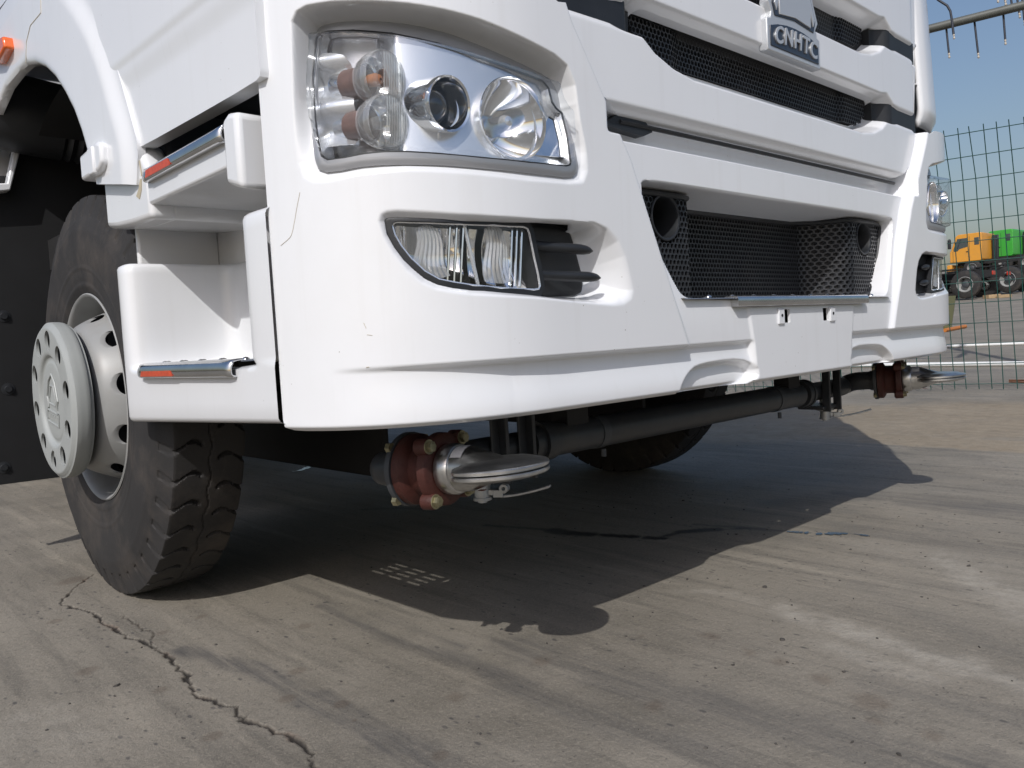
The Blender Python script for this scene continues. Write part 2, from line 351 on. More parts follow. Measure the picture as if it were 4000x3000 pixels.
NT = chaikin([(-.525,.505), (-.520,.53), (-.49,.556), (-.44,.5745), (-.233,.5745), (-.228,.505)], 2)
def mir(p): p = np.array(p, float)[::-1].copy(); p[:, 0] *= -1; return p
def pocket_depth(z): return .010 + .045 * np.clip((z - .935) / .20, 0, 1)

def bumper_depth():
    f = {k: sdz(v) for k, v in dict(hp=HP, bz=BZ, pf=PF, fi=FI_).items()}
    inn, ct, pl, ntp = sdz(IN), sdz(CT), sdz(PL), sdz(NT)
    def d(X):
        u, z = X[:, 0], X[:, 1]; A = np.stack([-np.abs(u), z], 1); au = np.abs(u)
        D = np.zeros(len(X))
        ct_ = sdf(CT, X); D += (.012 + .018 * ss((z - .63) / .26)) * ss(-ct_ / .02)
        plm = ss(sdf(PL, X) / .010)                                  # 0 inside the number-plate panel
        D -= .004 * (1 - plm) * ss((.70 - z) / .02)
        low = ss((.6125 - z) / .009) * np.clip((1.255 - au) / .30, 0, 1) * plm
        D += low * (.024 - .012 * ss((.60 - z) / .07)) - .012 * ss(-ct_ / .02) * ss((.6125 - z) / .009) * plm
        D += .026 * ss(-ntp(A) / .013)
        D += .050 * ss((z - .9975) / .010) * ss((.715 - au) / .015)
        o = np.maximum(-f['hp'](A), 0); g = np.maximum(f['bz'](A), 0); D += pocket_depth(z) * ss(o / np.maximum(o + g, .014))
        o = np.maximum(-f['pf'](A), 0); g = np.maximum(f['fi'](A), 0)
        D += (.012 + .050 * ss((1.08 - au) / .30)) * ss(o / np.maximum(o + g, .014))
        D += .20 * ss(-inn(X) / .020)
        # bottom edge rolls under
        D += .010 * ss((.524 - z) / .008)
        return D
    return d
half = [(0,.5165), (-.6,.5165), (-1.0,.5165), (-1.322,.5165), (-1.347,.5175), (-1.358,.523), (-1.361,.535), (-1.361,1.218), (-.95,1.218), (-.87,1.212), (-.825,1.196), (-.80,1.20), (-.60,1.20), (-.57,1.087), (0,1.085)]
OUT = np.array(half + [(-a, b) for a, b in half[::-1]][1:-1])
gu = lines((-1.368,-1.31,.003), (-1.31,-.74,.0019), (-.74,-.1,.003), (-.1,.3,.004), (.3,.64,.0024), (.64,1.368,.005)); gz = lines((.508,.66,.0025), (.66,.86,.0019), (.86,1.25,.0019))
hole_h = shrink(BZ, .008); hole_f = shrink(FI_, .006)
plate_holes = [np.array([(a,.645), (a + s * .030,.645), (a + s * .030,.676), (a,.676)]) for a, s in ((-.113, 1), (.113, -1))]
bumper = relief('bumper', OUT, gu, gz, bumper_depth(), NOSE, M['white'], truck, holes=[hole_h, mir(hole_h), hole_f, mir(hole_f)] + plate_holes, thick=.006, smooth=60)
# dark void behind the plate slots and behind the lamp openings
b = MB(); b.box((0, -.30, .66), (.40, .01, .10)); b.obj('slot_backing', M['dark'], bumper)
for s in (-1, 1):                                                     # plate brackets beside the slots
    c = nose(s * .128, .660, .0068); b = MB(); b.box(c, (.026, .006, .036))
    b.obj('plate_bracket', M['white'], bumper, bevel=.002)
    b = MB(); b.cyl(c + [0, -.0030, .002], c + [0, -.0042, .002], .0035, 12); b.obj('screw_hole', M['dark'], bumper)

# ------------------------------------------------------------------ headlamps
def mirror_pts(p, sg): p = np.array(p, float).copy(); p[..., 0] *= sg; return p
GLU = lines((-1.36,-.74,.004)); GLZ = lines((.90,1.20,.004))
def headlamp(sg):
    mp = lambda u, z, d: NOSE(u * sg, z, d)
    hl = relief('headlight', BZ, GLU, GLZ, lambda X: pocket_depth(X[:, 1]) - .004 - .003 * ss(-sdf(BZ, X) / .008), mp, M['bezel'], truck, holes=[shrink(LN, -.001)], thick=.012)
    # back panel with openings for projector and reflector
    pj = np.array((-1.0392,-0.2694,1.0137)); rf = np.array((-0.9084,-0.3151,1.0006))
    pju, rfu = (-1.0594,1.0116), (-0.9172,0.9985)
    th = np.linspace(0, 2 * PI, 40, endpoint=False)
    c_pj = np.stack([pju[0] + .039 * np.cos(th), pju[1] + .040 * np.sin(th)], 1)
    c_rf = np.stack([rfu[0] + .0605 * np.cos(th), rfu[1] + .0605 * np.sin(th)], 1)
    c_rf = c_rf[(c_rf[:, 0] < 9)]
    inner = shrink(LN, -.004)
    usplit = -1.118
    gap = lambda X: .030 + .020 * np.clip((X[:, 1] - .935) / .2, 0, 1)
    relief('lamp_panel', inner, GLU, GLZ, lambda X: gap(X) + .040 * ss((usplit - X[:, 0]) / .05), mp, M['satin'], hl, holes=[c_pj, c_rf], thick=.006)
    pod = np.array([(-1.2722,1.1059), (-1.2442,1.1035), (-1.2107,1.0929), (-1.2038,1.0595), (-1.2037,1.0267), (-1.2003,0.9911), (-1.198,0.958), (-1.2309,0.9567), (-1.2663,0.9575), (-1.2812,0.9662), (-1.281,1.0104), (-1.2787,1.0671)])
    relief('pod_reflector', chaikin(pod, 1), GLU, GLZ, lambda X: gap(X) + .020 - .024 * np.cos((X[:, 1] - 1.02) * 42) ** 2 + .004 * ss((usplit - .02 - X[:, 0]) / .03), mp, M['satin'], hl, thick=.004)
    # side walls between panel and bezel, all round the lens
    b = MB(); n = len(LN); A = shrink(LN, .0005)
    g = np.maximum(gap(A) + .006, pocket_depth(A[:, 1]) + .01) + .02; top = pocket_depth(A[:, 1]) - .004
    V = np.concatenate([NOSE(A[:, 0] * sg, A[:, 1], top), NOSE(inner[:, 0] * sg, inner[:, 1], g)])
    b.add(V, [(i, (i + 1) % n, n + (i + 1) % n, n + i) for i in range(n)]); b.obj('lamp_wall', M['satin'], hl)
    # two indicator pods: clear fluted cups on stems
    for fr, rr, r, bulb in (((-1.1198,-0.2704,1.0431), (-1.133,-0.1704,1.0561), .0385, 'orange'), ((-1.1196,-0.2706,0.9792), (-1.1314,-0.1728,0.9908), .0385, None)):
        fr, rr = mirror_pts(fr, sg), mirror_pts(rr, sg); ax = (rr - fr) / np.linalg.norm(rr - fr); L = np.linalg.norm(rr - fr)
        b = MB(); b.lathe([(-.004, r * .45), (-.002, r * .88), (0, r * .985), (.004, r), (.022, r * .99), (.036, r * .86)], fr, ax, 40); b.obj('pod_lens', M['glass2'], hl)
        # vertical flutes over the inner half of the cup
        e = np.cross(ax, [0, 0, 1.]); e /= np.linalg.norm(e); f = np.cross(e, ax)
        b = MB()
        for k in range(9):
            x = -r * .15 + k * r * .125; hgt = math.sqrt(max(r * r * .93 - x * x, 0)) 
            if hgt < .006: continue
            p = fr - ax * .0035 + e * x * sg; b.tube([p - f * hgt, p - f * hgt * .5 - ax * .0015, p + f * hgt * .5 - ax * .0015, p + f * hgt], .0016, 6)
        b.obj('lens_flute', M['glass2'], hl)
        b = MB(); b.lathe([(.030, r * .9), (.040, r * .72), (.050, r * .56), (L * .9, r * .50), (L + .01, r * .5)], fr, ax, 32); b.obj('pod_cup', M['chrome2'], hl)
        b = MB(); b.cyl(fr + ax * .046, fr + ax * (L * .84), r * .60, 24, r2=r * .58); b.obj('bulb_holder', M['bulbred'], hl)
        b = MB(); b.lathe([(.010, .002), (.012, .007), (.020, .0100), (.034, .0095), (.042, .006)], fr, ax, 20); b.obj('bulb', M['orange'] if bulb else M['glass2'], hl)
        b = MB(); b.lathe([(.001, r * 1.0), (-.003, r * 1.035), (.001, r * 1.07), (.010, r * 1.05)], fr, ax, 40); b.obj('pod_ring', M['glass2'], hl)
    # projector: chrome tube, dark ball lens
    a = mirror_pts(pj, sg); c = mirror_pts((-1.038,-0.3158,1.0068), sg); ax = (c - a) / np.linalg.norm(c - a); L = np.linalg.norm(c - a); R = .0425
    b = MB(); b.lathe([(-.012, R * .98), (.0, R), (L * .8, R), (L, R * 1.0), (L + .004, R * .97), (L + .002, R * .90), (L - .01, R * .84), (.012, R * .74), (.004, R * .70)], a, ax, 56); b.obj('projector_ring', M['chrome2'], hl)
    b = MB(); b.lathe([(-.01, R * .74), (.006, R * .70), (.016, R * .58), (.024, R * .38), (.028, R * .15), (.0285, .0005)], a, ax, 40); b.obj('projector_lens', M['darkglass'], hl)
    b = MB(); b.tube([a + ax * .02 + [0, 0, -R * 1.0], a + ax * .018 + [0, 0, -R * 1.35], a + ax * .012 + [.004 * sg, 0, -R * 1.62]], .0035, 10); b.obj('adjuster_stem', M['satin'], hl)
    # high-beam bowl
    uu, zz = rfu; n0 = nose(uu * sg, zz, 0.026); ax = nose(uu * sg, zz, 1.0) - nose(uu * sg, zz, 0); ax /= np.linalg.norm(ax)
    b = MB(); R = .0670
    prof = [(-.004, R * .985), (-.002, R), (.002, R * .985)] + [(.002 + .062 * (1 - k * k), R * .98 * k) for k in np.linspace(.97, .10, 14)]
    b.lathe(prof, n0, ax, 56); b.obj('reflector_bowl', M['chrome2'], hl)
    b = MB(); b.lathe([(.066, .018), (.045, .014), (.020, .012), (.012, .008), (.010, .001)], n0, ax, 24); b.obj('bulb_shield', M['satin'], hl)
    # outer end facet
    tri = np.array([(-0.8538,1.0302), (-0.8252,1.0232), (-0.8071,1.0119), (-0.8036,0.9717), (-0.8017,0.9476), (-0.8702,0.9465), (-0.8599,0.9799), (-0.8531,1.008)])
    relief('end_facet', tri, GLU, GLZ, lambda X: pocket_depth(X[:, 1]) + .006 + .16 * np.clip(-.80 - X[:, 0], 0, .2), mp, M['chrome2'], hl, thick=.004)
    # clear cover: front face level with the body, top wall turned back to the bezel
    dl = sdz(LN)
    relief('lamp_lens', LN, lines((-1.36,-.74,.003)), lines((.90,1.20,.003)), lambda X: pocket_depth(X[:, 1]) - .003 - (pocket_depth(X[:, 1]) - .003 + .012) * ss(-dl(X) / (.006 + .020 * ss((X[:, 1] - 1.0) / .1))), mp, M['glass'], hl, thick=0)
    # dark seal between cover and bezel
    b = MB(); pts = NOSE(LN[:, 0] * sg, LN[:, 1], pocket_depth(LN[:, 1]) - .006); b.tube(list(pts) + [pts[0]], .0016, 6, cap=False); b.obj('lamp_seal', M['black'], hl)
    return hl
for sg in (1, -1): headlamp(sg)

# ------------------------------------------------------------------ fog lamps
def foglamp(sg):
    mp = lambda u, z, d: NOSE(u * sg, z, d)
    FL = np.array([(-1.1466,0.8248), (-1.1436,0.8289), (-1.138,0.8301), (-1.0859,0.8272), (-1.0398,0.8252), (-0.9752,0.8247), (-0.9112,0.8253), (-0.9008,0.8227), (-0.897,0.8156), (-0.8883,0.7771), (-0.8802,0.7474), (-0.8776,0.7289), (-0.8814,0.7238), (-0.8945,0.7226), (-0.9683,0.7256), (-1.0217,0.7304), (-1.0529,0.7354), (-1.078,0.7411), (-1.0998,0.754), (-1.1207,0.7749), (-1.1349,0.7944), (-1.1437,0.8117)])
    base = lambda X: .012 + .046 * ss((1.08 + X[:, 0]) / .30)            # floor of the recess
    gl = lines((-1.18,-.74,.004)); gz_ = lines((.66,.86,.004))
    f = relief('fog_light', FI_, gl, gz_, lambda X: base(X) - .003 * ss(-sdf(FI_, X) / .006), mp, M['black'], truck, holes=[shrink(FL, -.001)], thick=.015)
    lensd = lambda X: .016 + .018 * ss((1.08 + X[:, 0]) / .30)
    # frame round the lens
    FO = shrink(FL, -.012)
    relief('lens_frame', FO, gl, gz_, lambda X: lensd(X) - .004, mp, M['black'], f, holes=[FL], thick=.05)
    b = MB(); pts = NOSE(FL[:, 0] * sg, FL[:, 1], lensd(FL) - .003); b.tube(list(pts) + [pts[0]], .0020, 6, cap=False); b.obj('lens_rim', M['satin'], f)
    # two bright bowls with vertical facets, divided by a post
    c1, c2 = (-1.0698,0.7868), (-0.9525,0.7774); dv = (-1.0168,0.7806)[0]
    def bowl(X):
        u, z = X[:, 0], X[:, 1]; left = u < dv
        cu = np.where(left, c1[0], c2[0]); cz = np.where(left, c1[1], c2[1])
        r2 = ((u - cu) / .115) ** 2 + ((z - cz) / .085) ** 2
        fac = .006 * np.abs(((u * 24) % 1) - .5) + .004 * np.abs(((z * 16 + u * 5) % 1) - .5)
        return lensd(X) + .014 + .048 * np.clip(1 - r2, 0, 1) + fac
    relief('fog_reflector', shrink(FL, -.003), lines((-1.18,-.74,.0022)), lines((.66,.86,.0022)), bowl, mp, M['chrome2'], f, thick=.004, smooth=18)
    for cx, q in (((-1.089,0.7839), 0), ((-0.9633,0.7795), 1)):      # curved bulb shields
        V = []; F = []
        hh = .046 if q else .041
        for i in range(29):
            a = -1 + i / 14
            for zt in np.linspace(-1, 1, 9):
                V.append(nose((cx[0] + .024 * a * (1 - .25 * zt) - .010 * zt + .008 * math.sin(zt * 2.2)) * sg, cx[1] + zt * hh * (1 - .10 * a * a), .024 + .03 * ss((1.08 + cx[0]) / .3) - .004 * (1 - a * a) + .0011 * math.sin(i * PI / 2)))
        F = [(i * 9 + j, (i + 1) * 9 + j, (i + 1) * 9 + j + 1, i * 9 + j + 1) for i in range(28) for j in range(8)]
        build('ribbed_insert', V, F, M['ribbed'], f)
        b = MB()
        for k in range(3):
            x = cx[0] + .034 + k * .012
            b.tube([nose((x + .006) * sg, cx[1] + .045, .028 + .02 * ss((1.08 + x) / .3)), nose((x - .006) * sg, cx[1] - .05, .028 + .02 * ss((1.08 + x) / .3))], .0022, 6)
        b.obj('reflector_rib', M['chrome2'], f)
    b = MB(); b.tube([nose((dv - .012) * sg, c1[1] + .066, .028), nose((dv) * sg, c1[1], .028), nose((dv + .015) * sg, c1[1] - .075, .028)], .0032, 8); b.obj('lens_divider', M['satin'], f)
    relief('fog_lens', FL, gl, gz_, lensd, mp, M['glass'], f, thick=0)
    for (a, c, e) in (((-0.8902,0.7978), (-0.7587,0.7887), .0092), ((-0.8779,0.7486), (-0.7414,0.7421), .0092)):
        V = []; F = []; n = 14
        for i in range(n):
            t = i / (n - 1); u = a[0] + (c[0] - a[0]) * t; zc = a[1] + (c[1] - a[1]) * t
            wd = e * (1 if t < .72 else math.sqrt(max(1 - ((t - .72) / .285) ** 2, .02))); dt = .028 - .026 * ss(t * 1.1)
            for k in range(10):
                q = 2 * PI * k / 10
                V.append(nose(u * sg, zc + wd * math.sin(q), dt + .010 - .010 * math.cos(q) * (wd / e)))
        F = [(i * 10 + k, i * 10 + (k + 1) % 10, (i + 1) * 10 + (k + 1) % 10, (i + 1) * 10 + k) for i in range(n - 1) for k in range(10)] + [tuple(range((n - 1) * 10, n * 10))]
        build('louvre_bar', V, F, M['black'], f, smooth=60)
    return f
for sg in (1, -1): foglamp(sg)

# ------------------------------------------------------------------ honeycomb mesh
def honeycomb(name, outline, pitch, mp, parent, m, wall=.80, depth=.006, holes=(), stretch=1.0):
    outline = np.array(outline); lo, hi = outline.min(0), outline.max(0)
    dz = pitch * .866 * stretch; C = []
    for j in range(int((hi[1] - lo[1]) / dz) + 2):
        for i in range(int((hi[0] - lo[0]) / pitch) + 2):
            C.append((lo[0] + (i + .5 * (j % 2)) * pitch, lo[1] + j * dz))
    C = np.array(C); s = sdf(outline, C)
    for h in holes: s = np.maximum(s, -sdf(h, C))
    C = C[s < -pitch * .30]
    a = np.arange(6) * PI / 3 + PI / 6; H = np.stack([np.cos(a), np.sin(a) * stretch], 1) * pitch / math.sqrt(3)
    o = C[:, None] + H[None]; i_ = C[:, None] + H[None] * wall; n = len(C)
    P = np.concatenate([o.reshape(-1, 2), i_.reshape(-1, 2), i_.reshape(-1, 2)])
    D = np.concatenate([np.zeros(12 * n), np.full(6 * n, depth)])
    V = mp(P[:, 0], P[:, 1], D); k = np.arange(n)[:, None] * 6; r = np.arange(6)[None]; r2 = (r + 1) % 6
    Q = np.concatenate([np.stack([k + r, k + r2, 6 * n + k + r2, 6 * n + k + r], -1).reshape(-1, 4), np.stack([6 * n + k + r, 6 * n + k + r2, 12 * n + k + r2, 12 * n + k + r], -1).reshape(-1, 4)])
    me = bpy.data.meshes.new(name); me.from_pydata(V.tolist(), [], Q.tolist()); me.update(); me.materials.append(m)
    ob = bpy.data.objects.new(name, me); link(ob, parent); return ob

# lower intake: mesh insert stands forward at both ends and dips in the middle
def ins_off(u): return .066 + .110 * ss((.40 - np.abs(u)) / .11)
INM = chaikin([(-.583,.897), (-.578,.9185), (-.45,.9185), (-.40,.9185), (0,.9175), (.40,.9185), (.45,.9185), (.578,.9185), (.583,.897), (.555,.80), (.522,.742), (.48,.703), (0,.703), (-.48,.703), (-.522,.742), (-.555,.80)], 2)
th = np.linspace(0, 2 * PI, 36, endpoint=False)
tow = [np.stack([s * .470 + .045 * np.cos(th), .873 + .045 * np.sin(th)], 1) for s in (-1, 1)]
imp = lambda u, z, d: NOSE(u, z, d + ins_off(u))
ig = honeycomb('intake_mesh', INM, .0130, imp, truck, M['mesh'], wall=.76, depth=.007, holes=tow)
relief('mesh_backing', INM, lines((-.6,.6,.012)), lines((.69,.93,.012)), .012, imp, M['dark'], ig, holes=tow, thick=.0)
b = MB(); pts = imp(INM[:, 0], INM[:, 1], np.zeros(len(INM))); b.tube(list(pts) + [pts[0]], .0060, 8, cap=False); b.obj('mesh_rim', M['black'], ig)
for t, s in zip(tow, (-1, 1)):
    c0 = nose(s * .470, .873, .038); ax = nose(s * .470, .873, 1.038) - c0
    b = MB(); b.lathe([(.040, .0485), (.0265, .048), (.0255, .046), (.027, .0425), (.032, .041), (.12, .040)], c0, ax, 36); b.obj('tow_hole_collar', M['black'], ig)
    b = MB(); b.cyl(c0 + ax * .115, c0 + ax * .118, .039, 24); b.obj('hole_bottom', M['dark'], ig)
b = MB(); b.cyl(nose(-.02,.755,.150), nose(-.02,.755,.154), .02, 6); 

# step tread along the intake sill
b = MB()
def sill(u, z, d): return nose(u, z, d)
V = []; us = np.linspace(-.5, .5, 60)
for u in us:
    for d, z in ((.15,.7035), (.012,.7045), (.006,.7040), (.004,.7020)): V.append(nose(u, z, d))
F = [(i * 4 + k, (i + 1) * 4 + k, (i + 1) * 4 + k + 1, i * 4 + k + 1) for i in range(59) for k in range(3)]
tr = build('sill_tread', V, F, M['steel'], truck)
V = []; us = np.linspace(-.323, .323, 40); prof = [(.03,.7075), (.006,.7085), (-.001,.7065), (-.004,.7020), (-.004,.6870), (-.002,.6850), (.016,.6850)]
for u in us:
    for d, z in prof: V.append(nose(u, z, d))
n = len(prof); F = [(i * n + k, (i + 1) * n + k, (i + 1) * n + k + 1, i * n + k + 1) for i in range(39) for k in range(n - 1)] + [tuple(range(n)), tuple(range(39 * n, 40 * n))]
build('tread_lip', V, F, M['steel'], tr, smooth=50)
def stud(name, c, r, h, m, parent, me=[None]):
    if me[0] is None:
        bb = MB(); bb.lathe([(0, 1.0), (.45, .9), (.8, .6), (1.0, .15), (1.0, .001)], (0, 0, 0), (0, 0, 1), 12)
        o = bb.obj(name, m, parent); me[0] = o.data
    else: o = bpy.data.objects.new(name, me[0]); link(o, parent)
    o.location = c; o.scale = (r, r, h); return o
for i, u in enumerate(np.linspace(-.44, .44, 21)):
    stud('tread_stud', nose(u, .706, .022 if i % 2 else .060), .0085, .006, M['steel'], tr)

# ------------------------------------------------------------------ bonnet: white bars, dark slots, mesh
OB = .028
bon_half = [(0,1.046), (-.60,1.047), (-.655,1.056), (-.695,1.074), (-.735,1.103), (-.77,1.150), (-.795,1.198), (-.805,1.23), (-.83,1.40), (-.84,bonnet_top), (0, bonnet_top)]
BO = np.array(bon_half + [(-a, c) for a, c in bon_half[::-1]][1:-1])
def slot(z0, z1, e0, e1, um=.575):
    """opening between two bars; its lower ends rise in a curve to the end fillers"""
    h = [(0, z0), (-.40, z0), (-.47, z0 + .010), (-.53, z0 + .030), (-.565, z0 + .052), (-.62, e0), (-.84, e0 - .002), (-.84, e1), (-.62, e1), (-.57, z1 + .006), (-.53, z1), (0, z1)]
    return np.array(h + [(-a, c) for a, c in h[::-1]][1:-1])
SL = [slot(1.146,1.280,1.198,1.262), slot(1.360,1.492,1.410,1.472)]
s1, s2 = sdz(SL[0]), sdz(SL[1])
def slot_floor(X): return .050 * ss((.66 - np.abs(X[:, 0])) / .07) + .018
def bonnet_depth(X):
    u, z = X[:, 0], X[:, 1]; D = np.full(len(X), OB)
    D += .030 * np.clip((1.068 - z) / .022, 0, 1) ** 1.3                  # lower edge slopes back under
    for s in (s1, s2): D += slot_floor(X) * ss(-s(X) / .030)
    D += .012 * ss((np.abs(u) - .765) / .05)
    return D
mesh_zone = []
for z0, z1 in ((1.186,1.272), (1.405,1.478)):
    h = [(-.545, z1), (-.545, z0 + .068), (-.535, z0 + .040), (-.50, z0 + .012), (-.46, z0 + .001), (-.40, z0), (.40, z0), (.46, z0 + .001), (.50, z0 + .012), (.535, z0 + .040), (.545, z0 + .068), (.545, z1)]
    mesh_zone.append(np.array(h))
bonnet = relief('bonnet', BO, lines((-.85,.1,.0035), (.1,.85,.005)), lines((1.04,1.50,.0033), (1.50,bonnet_top+.004,.012)), bonnet_depth, NOSE, M['white'], truck, holes=[shrink(z, .004) for z in mesh_zone], thick=.025, smooth=60)
for z in mesh_zone:
    g = honeycomb('grille_mesh', z, .0125, lambda u, zz, d: NOSE(u, zz, d + OB + .062 - .010 * ss((np.abs(u) - .36) / .05)), truck, M['mesh'], wall=.78, depth=.006, stretch=1.0)
    relief('mesh_backing', z, lines((-.56,.56,.02)), lines((z[:,1].min()-.01, z[:,1].max()+.01,.02)), OB + .074, NOSE, M['dark'], g, thick=0)
for (e0, e1) in ((1.199,1.262), (1.411,1.472)):
    for s in (-1, 1):
        q = np.array([(s * .560, e0 + .002), (s * .800, e0 - .001), (s * .800, e1), (s * .556, e1 + .002)])
        relief('slot_filler', q, lines((-.82,-.54,.008)) if s < 0 else lines((.54,.82,.008)), lines((e0 - .01, e1 + .01,.006)), lambda X: OB + .006 + .035 * ss((.615 - np.abs(X[:, 0])) / .05), NOSE, M['black'], bonnet, thick=.03)
# gap strip and rubber under the bonnet
b = MB()
for s in (-1,):
    q = np.array([(-.665,1.030), (-.63,1.052), (-.54,1.050), (-.52,1.034), (-.55,1.022), (-.62,1.026)])
    relief('bonnet_latch_cover', q, lines((-.68,-.50,.01)), lines((1.01,1.06,.006)), .050, NOSE, M['black'], bumper, thick=.02)
b.tube([nose(u, 1.0405, .050) for u in np.linspace(-.62, .66, 30)], .0045, 6); b.obj('bonnet_seal', M['black'], bumper)

# badge in the middle of the grille
EO = .004
def em(p): return nose(p[0], p[1], EO)
outer = [(-.127,1.262), (.127,1.262), (.127,1.333), (.110,1.337), (.106,1.352), (.121,1.372), (.098,1.420), (.066,1.500), (0,1.53), (-.066,1.500), (-.098,1.420), (-.121,1.372), (-.106,1.352), (-.110,1.337), (-.127,1.333)]
b = MB(); b.prism(outer, lambda u, z: nose(u, z, .014), lambda u, z: nose(u, z, .036)); badge = b.obj('badge', M['silver'], truck, bevel=.0025)
def plate(name, poly, m, d=-.0060, t=.006, bev=.001):
    d += .018
    q = MB(); q.prism(poly, lambda u, z: nose(u, z, d), lambda u, z: nose(u, z, d + t)); return q.obj(name, m, badge, bevel=bev)
ban = [(-.115,1.273), (.115,1.273), (.115,1.318), (.080,1.327), (.040,1.3325), (0,1.334), (-.040,1.3325), (-.080,1.327), (-.115,1.318)]
plate('badge_banner', ban, M['emblem'])
plate('badge_shoulder', [(-.093,1.344), (0,1.352), (.093,1.344), (.104,1.372), (.060,1.472), (0,1.50), (-.060,1.472), (-.104,1.372)], M['emblem'])
plate('badge_tower', [(-.074,1.350), (0,1.357), (.074,1.350), (.077,1.395), (.040,1.470), (-.040,1.470), (-.077,1.395)], M['silver'], d=-.0085, t=.004)
plate('badge_ray', [(.088,1.356), (.097,1.372), (.060,1.455), (.052,1.455)], M['silver'], d=-.0085, t=.004)
plate('badge_ray', [(-.088,1.356), (-.097,1.372), (-.060,1.455), (-.052,1.455)], M['silver'], d=-.0085, t=.004)
fc = bpy.data.curves.new('badge_text', 'FONT'); fc.body = 'CNHTC'; fc.size = .060; fc.extrude = .0022; fc.offset = .0011; fc.align_x = 'CENTER'; fc.space_character = 1.13
to = bpy.data.objects.new('badge_text', fc); COL.objects.link(to)
dg = bpy.context.evaluated_depsgraph_get(); me = bpy.data.meshes.new_from_object(to.evaluated_get(dg)); bpy.data.objects.remove(to)
lo = min(v.co.x for v in me.vertices); hi = max(v.co.x for v in me.vertices)
for v in me.vertices:
    u = (v.co.x - (lo + hi) / 2) * .202 / (hi - lo); z = 1.2815 + v.co.y * .92 + .006 * (1 - (u / .1) ** 2); sl_ = .16 * v.co.y
    p = nose(u + sl_, z, .0108 - v.co.z); v.co = p
me.materials.clear(); me.materials.append(M['silver'])
to = bpy.data.objects.new('badge_text', me); link(to, badge)

# corner air deflectors above the lamps (one each side)
def deflector(sg):
    V = []; F = []; zs = np.linspace(1.232, 1.75, 28); us = np.linspace(.845, 1.26, 22)
    for z in zs:
        k = ss((z - 1.232) / .05)
        for u in us:
            V.append(nose(u * sg, z, .040 - .022 * k * ss((u - .80) / .1) + .05 * (z - 1.23)))
    n = len(us); F = [(i * n + j, (i + 1) * n + j, (i + 1) * n + j + 1, i * n + j + 1) for i in range(len(zs) - 1) for j in range(n - 1)]
    o = build('corner_deflector', V, F, M['white'], truck)
    s = o.modifiers.new('thick', 'SOLIDIFY'); s.thickness = .012; s.offset = -1
    for z in (1.36, 1.48, 1.62):
        q = MB(); q.box(nose(.84 * sg, z, .075), (.012, .07, .004)); q.obj('deflector_rib', M['white2'], o)
    return o
for sg in (1, -1): deflector(sg)
# dark inner body behind bonnet and deflectors
V = []; F = []
us = np.linspace(-1.33, 1.33, 60)
for z in (1.02, 1.20, 1.26, 2.9):
    for u in us: V.append(nose(u, z, .12 if z < 1.25 else .09))
F = [(i * 60 + j, (i + 1) * 60 + j, (i + 1) * 60 + j + 1, i * 60 + j + 1) for i in range(3) for j in range(59)]
build('front_bulkhead', V, F, M['dark'], truck)

# ================================================================== FLANKS: steps, door, wheel arch
def quadgrid(name, P, m, parent, drop=None, smooth=40, flip=False, mirror=1):
    """P: (n,k,3) grid of points"""
    P = np.array(P, float); P[..., 0] *= mirror; n, k = P.shape[:2]
    F = []
    for i in range(n - 1):
        for j in range(k - 1):
            if drop is not None and drop(P[i:i + 2, j:j + 2].reshape(-1, 3).mean(0) * [mirror, 1, 1]): continue
            F.append((i * k + j, (i + 1) * k + j, (i + 1) * k + j + 1, i * k + j + 1))
    me = bpy.data.meshes.new(name); me.from_pydata(P.reshape(-1, 3).tolist(), [], F); me.update(); me.shade_smooth()
    me.set_sharp_from_angle(angle=math.radians(smooth)); me.materials.append(m)
    o = bpy.data.objects.new(name, me); link(o, parent); return o
def resample(p, n):
    p = np.array(p, float); s = np.concatenate([[0], np.cumsum(np.hypot(*np.diff(p, axis=0).T))]); t = np.linspace(0, s[-1], n)
    return np.stack([np.interp(t, s, p[:, i]) for i in range(p.shape[1])], 1)
def roundcurve(p, n=3):
    p = np.array(p, float)
    for _ in range(n):
        q = [p[0]]
        for a, c in zip(p[:-1], p[1:]): q += [.75 * a + .25 * c, .25 * a + .75 * c]
        p = np.array(q + [p[-1]])
    return p

